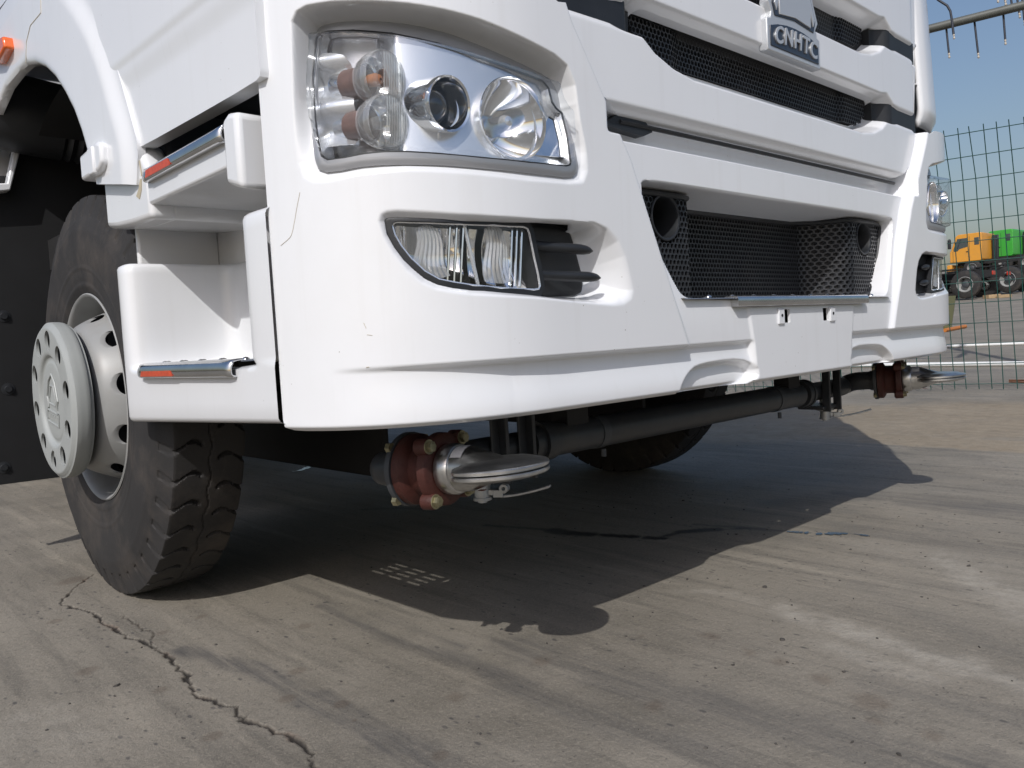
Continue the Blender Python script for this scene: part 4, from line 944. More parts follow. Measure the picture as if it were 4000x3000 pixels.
# ================================================================== GROUND
E2 = np.array([.957, .291])
def ground_z(x, y):
    """flat round the truck, then a yard that climbs gently away"""
    d = np.clip(x * E2[0] + y * E2[1] - .95, 0, 72)
    return .0167 * (d - .4 * (1 - np.exp(-d / .4))) + .000575 * d * d
CRACK = [np.array(p) for p in [[(-1.1475,1.3899), (-1.2189,1.293), (-1.3087,1.1314), (-1.2934,1.0682), (-1.269,0.9805), (-1.2663,0.9208), (-1.2762,0.8566), (-1.2684,0.7922), (-1.2692,0.6951), (-1.2555,0.6579), (-1.2507,0.5882), (-1.2463,0.5352), (-1.2468,0.4785), (-1.2564,0.4059), (-1.255,0.3719), (-1.2676,0.3265), (-1.2839,0.2436), (-1.2797,0.2153), (-1.27,0.2064), (-1.275,0.1784), (-1.2581,0.1464), (-1.2601,0.1074), (-1.2659,0.0801), (-1.2587,0.0491), (-1.2492,0.0158), (-1.2514,-0.0147), (-1.2342,-0.0307), (-1.2399,-0.058), (-1.2406,-0.0983), (-1.2456,-0.1263), (-1.2564,-0.157), (-1.2679,-0.179), (-1.2977,-0.2247)],[(-1.2248,0.866), (-1.2236,0.8079), (-1.2231,0.7258), (-1.2151,0.6858), (-1.2331,0.6372), (-1.2507,0.5882)]]]
def wig(p, step, amp, seed):
    g = np.random.default_rng(seed); s = np.concatenate([[0], np.cumsum(np.hypot(*np.diff(p, axis=0).T))]); t = np.arange(0, s[-1], step)
    q = np.stack([np.interp(t, s, p[:, i]) for i in range(2)], 1); q += g.normal(0, amp, q.shape) * 1.0; return q
def seg_dist(P, L):
    best = np.full(len(P), 9.); w = np.zeros(len(P))
    for i, (a, b) in enumerate(zip(L[:-1], L[1:])):
        k = (np.abs(P[:, 0] - a[0]) < .12) & (np.abs(P[:, 1] - a[1]) < .12)
        if not k.any(): continue
        d = b - a; t = np.clip(((P[k] - a) @ d) / (d @ d + 1e-12), 0, 1); q = np.hypot(*(P[k] - a - t[:, None] * d).T)
        bk = best[k]; m_ = q < bk; bk[m_] = q[m_]; best[k] = bk; wk = w[k]; wk[m_] = i / len(L); w[k] = wk
    return best, w
def grow(a, b, h, g=1.22):
    o = [a]; s = 1 if b > a else -1
    while (b - o[-1]) * s > 0: h *= g; o.append(o[-1] + s * h)
    return o[1:]
gx = np.array(grow(-2.2, -1500, .02)[::-1] + list(lines((-2.2,-1.46,.014), (-1.46,-1.00,.0036), (-1.00,2.4,.014))) + grow(2.4, 1500, .014))
gy = np.array(grow(-1.6, -1500, .02)[::-1] + list(lines((-1.6,-.32,.014), (-.32,1.45,.0042), (1.45,2.2,.014))) + grow(2.2, 1500, .014))
Xg, Yg = np.meshgrid(gx, gy, indexing='ij'); P2 = np.stack([Xg.ravel(), Yg.ravel()], 1); Zg = ground_z(P2[:, 0], P2[:, 1])
crk = np.zeros(len(P2)); rubble = np.zeros(len(P2))
for j, c in enumerate(CRACK):
    L_ = wig(c, .012, .0030, 5 + j); d_, t_ = seg_dist(P2, L_)
    wd = (.0015 + .0036 * np.sin(t_ * 37 + j) ** 6 + .0012 * np.sin(t_ * 91) ** 2) * (1.0 if j == 0 else .5) * (.6 + .4 * ss(t_ * 3))
    k = ss((wd + .0018 - d_) / .0030); crk = np.maximum(crk, k)
    rubble = np.maximum(rubble, ss((wd * 2.0 + .004 * np.sin(t_ * 23) ** 3 - d_) / .006) * (.12 + .88 * np.sin(t_ * 19 + 1.0) ** 6))
Zg = Zg - .004 * ss((crk - .5) / .5)
nx, ny = Xg.shape; idx = np.arange(nx * ny).reshape(nx, ny)
Q = np.stack([idx[:-1, :-1], idx[1:, :-1], idx[1:, 1:], idx[:-1, 1:]], -1).reshape(-1, 4)
me = bpy.data.meshes.new('ground'); me.vertices.add(len(P2)); me.vertices.foreach_set('co', np.column_stack([P2, Zg]).astype(np.float32).ravel())
me.loops.add(Q.size); me.loops.foreach_set('vertex_index', Q.astype(np.int32).ravel()); me.polygons.add(len(Q)); me.polygons.foreach_set('loop_start', np.arange(0, Q.size, 4, dtype=np.int32))
me.update(calc_edges=True); me.shade_smooth()
def layer(name, val):
    a = me.attributes.new(name, 'FLOAT', 'POINT'); a.data.foreach_set('value', val.astype(np.float32))
def vnoise(P, s, seed):
    g = np.random.default_rng(seed); T = g.random((64, 64)); q = P / s; i = np.floor(q).astype(int); f = q - i; f = f * f * (3 - 2 * f)
    a = T[i[:, 0] % 64, i[:, 1] % 64]; b = T[(i[:, 0] + 1) % 64, i[:, 1] % 64]; c = T[i[:, 0] % 64, (i[:, 1] + 1) % 64]; d = T[(i[:, 0] + 1) % 64, (i[:, 1] + 1) % 64]
    return (a * (1 - f[:, 0]) + b * f[:, 0]) * (1 - f[:, 1]) + (c * (1 - f[:, 0]) + d * f[:, 0]) * f[:, 1]
near = (np.abs(P2[:, 0]) < 60) & (np.abs(P2[:, 1]) < 60)
def brush(pts, width, soft):
    """soft band along a polyline"""
    v = np.zeros(len(P2)); Pn = P2[near]; best = np.full(len(Pn), 9.)
    for a, b in zip(pts[:-1], pts[1:]):
        a, b = np.array(a), np.array(b); d = b - a; t = np.clip(((Pn - a) @ d) / (d @ d), 0, 1); best = np.minimum(best, np.hypot(*(Pn - a - t[:, None] * d).T))
    best += (vnoise(Pn, .06, 3) - .5) * soft * 1.2 + (vnoise(Pn, .021, 4) - .5) * soft * .6
    v[near] = ss((width + soft - best) / (2 * soft)); return v
rubber = np.zeros(len(P2)); dust = np.zeros(len(P2)); spot = np.zeros(len(P2)); wet = np.zeros(len(P2)); tan = np.zeros(len(P2))
for pts, w_, s_, amt in [([(-1.2066,0.5066), (-1.1506,0.259), (-1.1454,0.0093), (-1.1397,-0.2651), (-1.1553,-0.3975)],0.022,0.02,0.9), ([(-1.1738,0.3864), (-1.1417,0.1202), (-1.1276,-0.056), (-1.119,-0.3087)],0.018,0.02,0.8), ([(-0.8561,0.5164), (-0.8783,0.1781), (-0.8492,0.0042), (-0.8394,-0.2169)],0.02,0.02,0.75), ([(-0.81,0.3758), (-0.8048,0.0283)],0.012,0.015,0.6), ([(0.8113,0.1711), (1.0448,-0.0125), (1.0653,-0.317), (1.068,-0.5234)],0.09,0.06,0.6), ([(-0.7297,-0.0493), (-0.7228,-0.227), (-0.7044,-0.4318), (-0.682,-0.6401), (-0.6455,-0.8369), (-0.6306,-0.9569)],0.055,0.04,0.6), ([(-0.8792,-0.1964), (-0.8499,-0.3949), (-0.8369,-0.57), (-0.8487,-0.6569)],0.035,0.03,0.6), ([(-0.7344,-0.1755), (-0.7249,-0.4942), (-0.7094,-0.7289), (-0.6756,-0.907)],0.03,0.025,0.55), ([(-0.4446,-0.6886), (-0.4455,-0.8019), (-0.4372,-0.9076)],0.03,0.03,0.4), ([(0.5942,0.0378), (0.5754,-0.2711), (0.5432,-0.6573)],0.05,0.05,0.35), ([(0.0755,-0.42), (-0.0538,-0.6264), (-0.1679,-0.8388)],0.03,0.03,0.3)]: rubber = np.maximum(rubber, amt * brush(pts, w_, s_))
for pts, w_, s_, amt in [([(-0.2027,-0.3743), (-0.2237,-0.5018), (-0.2492,-0.6086), (-0.2768,-0.7461), (-0.2853,-0.8688)],0.035,0.035,0.9), ([(-0.324,-0.5392), (-0.342,-0.6205), (-0.3717,-0.7317)],0.03,0.03,0.6), ([(0.3996,-0.4998), (0.2526,-0.6328), (0.1289,-0.763)],0.05,0.04,0.8), ([(0.2964,-0.5673), (0.0391,-0.786)],0.02,0.03,0.6), ([(-0.2178,-0.1237), (-0.1813,-0.231), (-0.2061,-0.3304)],0.02,0.025,0.45), ([(-1.0536,3.3097), (-0.9489,3.2372)],0.3,0.2,0.2), ([(0.4288,-0.3311), (0.3706,-0.7014)],0.08,0.06,0.3), ([(-1.5358,0.3872), (-1.4971,0.2372)],0.06,0.06,0.35)]: dust = np.maximum(dust, amt * brush(pts, w_, s_))
for pts, w_, s_, amt in [([(2.6787,1.2988), (3.0761,0.7516), (3.2938,0.0442)],0.75,0.12,0.75), ([(2.5733,1.1841), (2.3593,0.3702), (2.3533,-0.1955)],0.16,0.03,0.8), ([(2.5791,0.9748), (2.4334,0.6117)],0.12,0.1,1.0), ([(2.27,0.1999), (2.3671,-0.192)],0.1,0.06,0.6)]: tan = np.maximum(tan, amt * brush(pts, w_, s_))
for pts, w_, s_, amt in [([(-0.0412,0.8302), (-0.0194,0.753), (0.0167,0.6461), (0.0392,0.5764)],0.0108,0.02,0.8), ([(0.0348,0.5722), (0.0411,0.5011), (0.0653,0.4379)],0.0297,0.02,1.0), ([(0.0805,0.3994), (0.1019,0.3469), (0.1217,0.3041)],0.0189,0.014,1.0), ([(0.1362,0.2581), (0.1523,0.2188)],0.0189,0.012,1.0), ([(0.1851,0.229), (0.2332,0.2172)],0.013500000000000002,0.012,0.9), ([(0.2488,0.219), (0.2996,0.1802), (0.3394,0.1432)],0.0243,0.018,1.0), ([(0.3394,0.1432), (0.3797,0.0977)],0.008100000000000001,0.014,0.6), ([(0.3908,0.0957), (0.4029,0.0682)],0.0108,0.01,0.9), ([(-0.1345,1.4469), (-0.0417,1.3446), (0.0105,1.2065)],0.016200000000000003,0.03,0.5), ([(0.3585,0.2398), (0.4177,0.0382), (0.4512,-0.099)],0.012,0.02,0.6)]: wet = np.maximum(wet, amt * brush(pts, w_, s_ * .5))
for c, r in [((-0.44,-0.3421),0.017), ((-0.4606,-0.4453),0.013), ((-0.4672,-0.5127),0.015), ((-0.4899,-0.6058),0.016), ((-0.5227,-0.7061),0.022), ((-0.5234,-0.7216),0.014), ((-0.7654,-0.4406),0.015), ((-0.5779,-0.7366),0.008), ((-0.5736,-0.822),0.016), ((-0.7557,-0.1558),0.018), ((-0.5224,-0.225),0.006), ((-1.0971,0.6988),0.014), ((-0.965,0.4214),0.014), ((-1.1745,0.0935),0.014), ((-1.1191,-0.0068),0.012), ((-0.9696,-0.1454),0.016), ((-1.3306,0.0586),0.013), ((-1.1133,-0.2896),0.014), ((-1.3553,0.9787),0.016), ((-1.2273,1.3579),0.03), ((-1.1012,0.1969),0.014), ((-1.3229,0.3287),0.012), ((-1.396,0.5515),0.02), ((-1.1375,-0.0795),0.005), ((-1.2033,0.6585),0.016)]: spot = np.maximum(spot, .5 * brush([c, (c[0] + .4 * r, c[1] + .3 * r)], r, r * .45))
# tread prints scored across the dusty band
u_ = P2 @ np.array([.80, .60]); pr_ = ss((.22 - np.abs((u_ / .052) % 1 - .5)) / .1); dust = dust * (1 - .40 * pr_ * (vnoise(P2, .3, 8) > .35))
layer('crack', crk); layer('rubble', rubble); layer('rubber', rubber); layer('dust', dust); layer('spot', spot); layer('tan', tan); layer('wet', wet)
g = bpy.data.materials.new('concrete_yard'); g.use_nodes = True; t = g.node_tree; L = t.links; B = t.nodes['Principled BSDF']
tc = t.nodes.new('ShaderNodeTexCoord')
def N(scale, detail, rough=.6, stretch=None, rot=0):
    n = t.nodes.new('ShaderNodeTexNoise'); n.inputs['Scale'].default_value = scale; n.inputs['Detail'].default_value = detail; n.inputs['Roughness'].default_value = rough
    if stretch:
        mp_ = t.nodes.new('ShaderNodeMapping'); mp_.inputs['Rotation'].default_value = (0, 0, rot); mp_.inputs['Scale'].default_value = stretch
        L.new(tc.outputs['Object'], mp_.inputs[0]); L.new(mp_.outputs[0], n.inputs['Vector'])
    else: L.new(tc.outputs['Object'], n.inputs['Vector'])
    return n.outputs['Fac']
def ramp(f, p0, p1, c0, c1):
    r = t.nodes.new('ShaderNodeValToRGB'); r.color_ramp.elements[0].position = p0; r.color_ramp.elements[1].position = p1
    r.color_ramp.elements[0].color = (*c0, 1); r.color_ramp.elements[1].color = (*c1, 1); L.new(f, r.inputs[0]); return r.outputs[0]
def mix(f, a, b, amt=None):
    x = t.nodes.new('ShaderNodeMix'); x.data_type = 'RGBA'
    if amt is not None:
        q = t.nodes.new('ShaderNodeMath'); q.operation = 'MULTIPLY'; q.inputs[1].default_value = amt; L.new(f, q.inputs[0]); f = q.outputs[0]
    L.new(f, x.inputs[0])
    for s_, v in ((6, a), (7, b)):
        if isinstance(v, tuple): x.inputs[s_].default_value = (*v, 1)
        else: L.new(v, x.inputs[s_])
    return x.outputs[2]
def mr(f, a, b, c=0., d=1.):
    x = t.nodes.new('ShaderNodeMapRange'); x.inputs[1].default_value = a; x.inputs[2].default_value = b; x.inputs[3].default_value = c; x.inputs[4].default_value = d; L.new(f, x.inputs[0]); return x.outputs[0]
def at(n):
    x = t.nodes.new('ShaderNodeAttribute'); x.attribute_name = n; return x.outputs['Fac']
STR = math.radians(-6)
col = ramp(N(1.5, 10, .66), .30, .70, (0.132, 0.122, 0.104), (0.268, 0.248, 0.218))
col = mix(mr(N(.55, 5), .45, .62), col, (0.238, 0.222, 0.195), .6)
col = mix(mr(N(5.0, 10, .66, (3.4, .32, 1), STR), .50, .68), col, (0.105, 0.099, 0.090), .62)
col = mix(mr(N(17, 8, .7, (2.6, .45, 1), STR - .1), .54, .74), col, (0.135, 0.124, 0.108), .34)
col = mix(mr(N(3.0, 10, .66, (4.2, .3, 1), STR + .1), .54, .72), col, (0.360, 0.330, 0.282), .52)
col = mix(mr(N(34, 8, .75), .53, .72), col, (0.110, 0.100, 0.086), .60)
col = mix(mr(N(150, 5, .75), .50, .66), col, (0.350, 0.325, 0.280), .42)
col = mix(mr(N(95, 4, .6), .62, .70), col, (0.070, 0.066, 0.062), .7)
vo = t.nodes.new('ShaderNodeTexVoronoi'); vo.inputs['Scale'].default_value = 24
vm = t.nodes.new('ShaderNodeMapping'); vm.inputs['Rotation'].default_value = (0, 0, .5); vm.inputs['Scale'].default_value = (1.5, .75, 1); L.new(tc.outputs['Object'], vm.inputs[0]); L.new(vm.outputs[0], vo.inputs['Vector'])
nz_ = N(3.3, 3); mm = t.nodes.new('ShaderNodeMath'); mm.operation = 'MULTIPLY'; L.new(mr(vo.outputs['Distance'], .17, .10), mm.inputs[0]); L.new(mr(nz_, .46, .56), mm.inputs[1])
col = mix(mm.outputs[0], col, (0.076, 0.073, 0.073), .85)
bc = t.nodes.new('ShaderNodeMix'); bc.data_type = 'RGBA'; bc.blend_type = 'MULTIPLY'; bc.inputs[0].default_value = 1.0; bc.inputs[7].default_value = (1.09, 1.055, .985, 1); bc.clamp_result = True; L.new(col, bc.inputs[6]); col = bc.outputs[2]
col = mix(at('tan'), col, ramp(N(16, 8, .7), .35, .68, (0.262, 0.201, 0.128), (0.384, 0.311, 0.213)), .75)
rb = t.nodes.new('ShaderNodeMath'); rb.operation = 'MULTIPLY'; L.new(at('rubber'), rb.inputs[0]); L.new(mr(N(9, 8, .7, (6, .3, 1), STR), .30, .62), rb.inputs[1])
col = mix(rb.outputs[0], col, (0.070, 0.069, 0.070), .85)
ds = t.nodes.new('ShaderNodeMath'); ds.operation = 'MULTIPLY'; L.new(at('dust'), ds.inputs[0]); L.new(mr(N(14, 9, .72), .32, .60), ds.inputs[1])
col = mix(ds.outputs[0], col, (0.44, 0.405, 0.345), .72)
col = mix(at('spot'), col, (0.104, 0.071, 0.049), .7)
col = mix(at('rubble'), col, ramp(N(120, 5, .7), .3, .7, (.13, .095, .072), (.30, .225, .170)), .80)
col = mix(at('crack'), col, (.022, .019, .016), .92)
col = mix(at('wet'), col, (.012, .0115, .0115), .95)
L.new(col, B.inputs['Base Color']); B.inputs['Roughness'].default_value = .82; B.inputs['Specular IOR Level'].default_value = .35
rr_ = t.nodes.new('ShaderNodeMix'); rr_.data_type = 'FLOAT'; L.new(at('wet'), rr_.inputs[0]); L.new(mr(N(6, 5), .3, .7, .62, .9), rr_.inputs[2]); rr_.inputs[3].default_value = .55; L.new(rr_.outputs[0], B.inputs['Roughness'])
hs = t.nodes.new('ShaderNodeMath'); hs.operation = 'ADD'; L.new(N(260, 5, .7), hs.inputs[0]); L.new(mr(N(60, 6, .7), .3, .7), hs.inputs[1])
hb2 = t.nodes.new('ShaderNodeMath'); hb2.operation = 'MULTIPLY_ADD'; hb2.inputs[0].default_value = 0; hb2.inputs[1].default_value = 0; L.new(hs.outputs[0], hb2.inputs[2])
bp = t.nodes.new('ShaderNodeBump'); bp.inputs['Strength'].default_value = .55; bp.inputs['Distance'].default_value = .0035; L.new(hb2.outputs[0], bp.inputs['Height']); L.new(bp.outputs[0], B.inputs['Normal'])
me.materials.append(g); go = bpy.data.objects.new('ground', me); link(go); tag(go, kind='structure')

# loose chips and leaf scraps strewn over the slab
b = MB(); gr = np.random.default_rng(21)
for k in range(420):
    if k < 260: x, y = gr.uniform(-1.75, .9), gr.uniform(-1.0, .75)
    else: x, y = gr.uniform(.2, 5.0), gr.uniform(-1.4, 3.5)
    if x < -1.0 and y > .6: continue
    r = gr.uniform(.0015, .0048) * (1.6 if k % 17 == 0 else 1); n = gr.integers(4, 7); a0 = gr.uniform(0, 6.3); z0 = float(ground_z(np.array(x), np.array(y))); el = gr.uniform(.35, 1)
    t = a0 + np.arange(n) * 2 * PI / n; ca, sa = math.cos(a0), math.sin(a0)
    lo = [(x + ca * r * math.cos(q) - sa * r * el * math.sin(q), y + sa * r * math.cos(q) + ca * r * el * math.sin(q), z0 - .001) for q in t]
    hi = [(p[0] * .8 + x * .2, p[1] * .8 + y * .2, z0 + r * gr.uniform(.25, .7)) for p in lo]
    b.add(lo + hi, [tuple(range(n, 2 * n))] + [(i, (i + 1) % n, n + (i + 1) % n, n + i) for i in range(n)])
db = b.obj('debris', mat('dark_grit', (.075, .068, .06), .85, vary=.6, vscale=3), smooth=0); tag(db, 'dark grit and leaf scraps strewn over the concrete', kind='stuff')

# wet trickles: thin films of water lying on the concrete
wm = bpy.data.materials.new('wet_film'); wm.use_nodes = True; wb = wm.node_tree.nodes['Principled BSDF']
wb.inputs['Base Color'].default_value = (.020, .019, .018, 1); wb.inputs['Roughness'].default_value = .12
def film(name, pts, ws, seed):
    g_ = np.random.default_rng(seed); p = resample(np.array(pts), 170); n = len(p); d = np.gradient(p, axis=0); d /= np.linalg.norm(d, axis=1)[:, None]; q = np.stack([-d[:, 1], d[:, 0]], 1)
    wv = np.interp(np.linspace(0, 1, n), np.linspace(0, 1, len(ws)), ws)
    j = np.interp(np.arange(n), np.arange(0, n, 4), .55 + .9 * g_.random(len(np.arange(0, n, 4)))); j2 = np.interp(np.arange(n), np.arange(0, n, 3), .55 + .9 * g_.random(len(np.arange(0, n, 3))))
    gate = ss((np.interp(np.arange(n), np.arange(0, n, 5), g_.random(len(np.arange(0, n, 5)))) - .22) / .35); gate[-14:] = 1
    A = p + q * (wv * j * gate + .0004)[:, None]; Bq = p - q * (wv * j2 * gate + .0004)[:, None]
    V = [(x, y, float(ground_z(np.array(x), np.array(y))) + .003) for x, y in np.concatenate([A, Bq])]
    o = build(name, V, [(i, i + 1, n + i + 1, n + i) for i in range(n - 1)], wm, None); tag(o, kind='structure'); return o
for i, (pts, ws) in enumerate([([(0.1765,2.6598), (0.224,2.6566), (0.2949,2.7052), (0.4178,2.828), (0.4738,2.8903), (0.572,3.0197), (0.6481,3.0635)],[0.006,0.02,0.024,0.02,0.016,0.018,0.004]), ([(0.4263,-0.0514), (0.4455,-0.1018), (0.4581,-0.1543), (0.4849,-0.1791), (0.5089,-0.2177), (0.5084,-0.2662)],[0.004,0.01,0.016,0.012,0.014,0.004])]): film('water', pts, ws, i)

# ================================================================== FENCE
FA, FB = np.array((4.35, 4.30)), np.array((4.35, .04))     # filled in below
F0_, F1_ = ((2.965,8.587), (5.779,-3.964))
F0_ = np.array(F0_); F1_ = np.array(F1_); fd_ = (F1_ - F0_); fL = np.linalg.norm(fd_); fd_ /= fL; fn = np.array([-fd_[1], fd_[0]])
if fn @ (np.array([-1.8, -1.3]) - F0_) < 0: fn = -fn
fence = thing('mesh_fence', 'green welded wire mesh fence with cranked top standing beyond the white truck', 'fence', (*F0_, float(ground_z(*F0_))))
def fpt(s, h):
    p = F0_ + fd_ * s; z0 = float(ground_z(p[0], p[1])); k = max(0, h - 1.538)
    q = p + fn * (.62 * k) - fd_ * (.045 * h); return np.array((q[0] - F0_[0], q[1] - F0_[1], z0 + h + .03 - float(ground_z(*F0_))))
FHGT = 1.833
def wire_mesh(p, r): b = MB(); b.tube(p, r, 6); return b
n_v = int(fL / .080)
for i in range(n_v + 1):
    s = i * .080; wire_mesh([fpt(s + random.gauss(0, .002), -.02), fpt(s + random.gauss(0, .003), FHGT * .3), fpt(s + random.gauss(0, .003), FHGT * .6), fpt(s + random.gauss(0, .002), 1.538), fpt(s + random.gauss(0, .004), FHGT + .04)], .0033).obj('vertical_wire', M['fence'], fence)
for j in range(13):
    h = .02 + j * (FHGT - .02) / 12; wire_mesh([fpt(s, h) + [fn[0] * .005, fn[1] * .005, 0] for s in np.linspace(0, fL, 14)], .0033).obj('horizontal_wire', M['fence'], fence)
for s in (0.0, fL):
    b = MB(); p = fpt(s, 0); b.cyl(p + [0, 0, -.05], fpt(s, FHGT) + [0, 0, .05], .024, 16); b.obj('fence_post', M['fence'], fence)

# two white pipes lying on the yard behind the fence
for (a, c, r), lab in zip([((9.5951,3.544), (10.1332,1.3405),0.0223), ((6.7607,4.1657), (6.8971,0.6362),0.0245)], ('thinner white pipe lying farther back behind the green mesh fence', 'thicker white pipe lying close behind the green mesh fence')):
    b = MB(); n = 16; pts = [np.array(a) + (np.array(c) - np.array(a)) * i / n for i in range(n + 1)]
    b.tube([(x, y, float(ground_z(x, y)) + r * .95) for x, y in pts], r, 14); o = b.obj('white_pipe', M['pvc']); tag(o, lab, 'pipe', 'white pipes on the ground')

# leaning olive board, orange bar, steel rods, timber offcuts
def bar(name, a, c, r, m, lab, cat, n=8, sq=False, rise=(0, 0), group=None):
    a = np.array(a, float); c = np.array(c, float); za = float(ground_z(*a)) + rise[0] + r; zc = float(ground_z(*c)) + rise[1] + r
    b = MB()
    if sq:
        d = (c - a) / np.linalg.norm(c - a); q = np.array([-d[1], d[0]]) * r * 2.4
        V = [(*(a + q), za - r), (*(a - q), za - r), (*(a - q), za + r), (*(a + q), za + r), (*(c + q), zc - r), (*(c - q), zc - r), (*(c - q), zc + r), (*(c + q), zc + r)]
        b.add(V, [(0, 1, 2, 3), (7, 6, 5, 4), (0, 4, 5, 1), (1, 5, 6, 2), (2, 6, 7, 3), (3, 7, 4, 0)])
    else: b.cyl((*a, za), (*c, zc), r, n)
    o = b.obj(name, m, bevel=.004 if sq else 0); tag(o, lab, cat, group); return o
bar('leaning_board', (14.7836, 4.2564), (16.9324, 4.8579), .03, M['olive'], 'olive board leaning upright just behind the white truck corner', 'board', sq=True, rise=(0, .55))
bar('orange_bar', (13.875, 3.9943), (15.068, 4.0261), .035, M['orangep'], 'orange bar lying on the yard at the foot of the olive board', 'bar')
bar('steel_rod', (5.4667, 0.7025), (5.4511, 0.464), .006, M['rust'], 'rusty steel rod on the ground, the upper of two by the right fence', 'rod', group='steel rods by the fence')
bar('steel_rod', (5.3369, 0.6676), (5.2896, 0.4257), .006, M['rust'], 'rusty steel rod on the ground, the lower of two by the right fence', 'rod', group='steel rods by the fence')
bar('timber_offcut', (32.7002, 8.8098), (33.1066, 8.5162), .07, M['wood'], 'pale timber offcut lying left of its mate by the parked wheels', 'timber', sq=True, group='timber offcuts by the parked wheels')
bar('timber_offcut', (32.8775, 8.4337), (32.8522, 8.0079), .06, M['wood'], 'pale timber offcut lying right of its mate by the parked wheels', 'timber', sq=True, group='timber offcuts by the parked wheels')

# ================================================================== GANTRY with drop tubes over the fence
gan = thing('sprinkler_gantry', 'grey overhead pipe with thin drop tubes and pale nozzles above the fence', 'gantry', (6.0219,0.2758,0.0888))
gb = np.array(gan.location)
def gpipe(pts, r, name='main_pipe'): b = MB(); b.tube([np.array(p) - gb for p in pts], r, 16); return b.obj(name, M['gantry'], gan)
def drop(pts, r, tip):
    b = MB(); b.tube([np.array(p) - gb for p in pts], r, 10); d = b.obj('drop_tube', M['hose'], gan)
    e = np.array(pts[-1]) - gb; v = np.array(pts[-1]) - np.array(pts[-2]); v /= np.linalg.norm(v)
    b = MB(); k = r / .016 * tip
    b.lathe([(-.004, .001), (-.004, .018 * k), (.030 * k, .019 * k), (.034 * k, .012 * k), (.055 * k, .012 * k), (.060 * k, .020 * k), (.082 * k, .021 * k), (.090 * k, .012 * k), (.096 * k, .012 * k), (.096 * k, .001)], e, v, 14); b.obj('spray_nozzle', M['nozzle'], d)
gpipe([(5.6441, 1.5878, 3.1032), (6.025, 0.2601, 3.1458)], .036)
gpipe([(4.7154, 1.2166, 3.3216), (5.0446, 0.063, 3.2305)], .036, 'upper_pipe')
gpipe([(6.8295, 1.1904, 3.666), (7.0071, 0.4487, 3.691)], .036, 'rear_pipe')
gpipe([(6.0219, 0.2758, 0.039), (6.0219, 0.2758, 4.171)], .05, 'gantry_post')
gpipe([(5.0446, 0.063, 3.2305), (6.0219, 0.2758, 3.2305)], .036, 'link_pipe')
gpipe([(7.0071, 0.4487, 3.691), (6.0219, 0.2758, 3.691)], .036, 'link_pipe')
drop([(5.7803, 1.2031, 3.114), (5.7854, 1.1875, 2.8807)], .0085, .85)
drop([(5.8424, 1.0037, 3.125), (5.8489, 0.9816, 2.8322)], .0085, .85)
drop([(5.8992, 0.8027, 3.1299), (5.902, 0.7923, 2.8975)], .0085, .85)
drop([(4.7803, 1.0391, 3.2902), (4.7988, 0.9853, 3.0809), (4.815, 0.9373, 3.0068), (4.8328, 0.8833, 2.9519), (4.839, 0.8641, 2.9062), (4.8413, 0.8567, 2.8467), (4.8442, 0.8476, 2.7324)], .0085, .72)
drop([(6.8493, 1.1199, 3.6686), (6.8534, 1.1049, 3.5769)], .0095, .85)
drop([(6.8667, 1.0557, 3.6674), (6.8699, 1.0439, 3.5357)], .0095, .85)
drop([(6.8786, 1.0108, 3.6664), (6.8834, 0.9924, 3.4595)], .0095, .85)
drop([(6.8902, 0.9662, 3.6654), (6.8971, 0.9392, 3.3922)], .0095, .85)
drop([(6.9009, 0.9241, 3.6644), (6.9064, 0.9022, 3.3162)], .0095, .85)

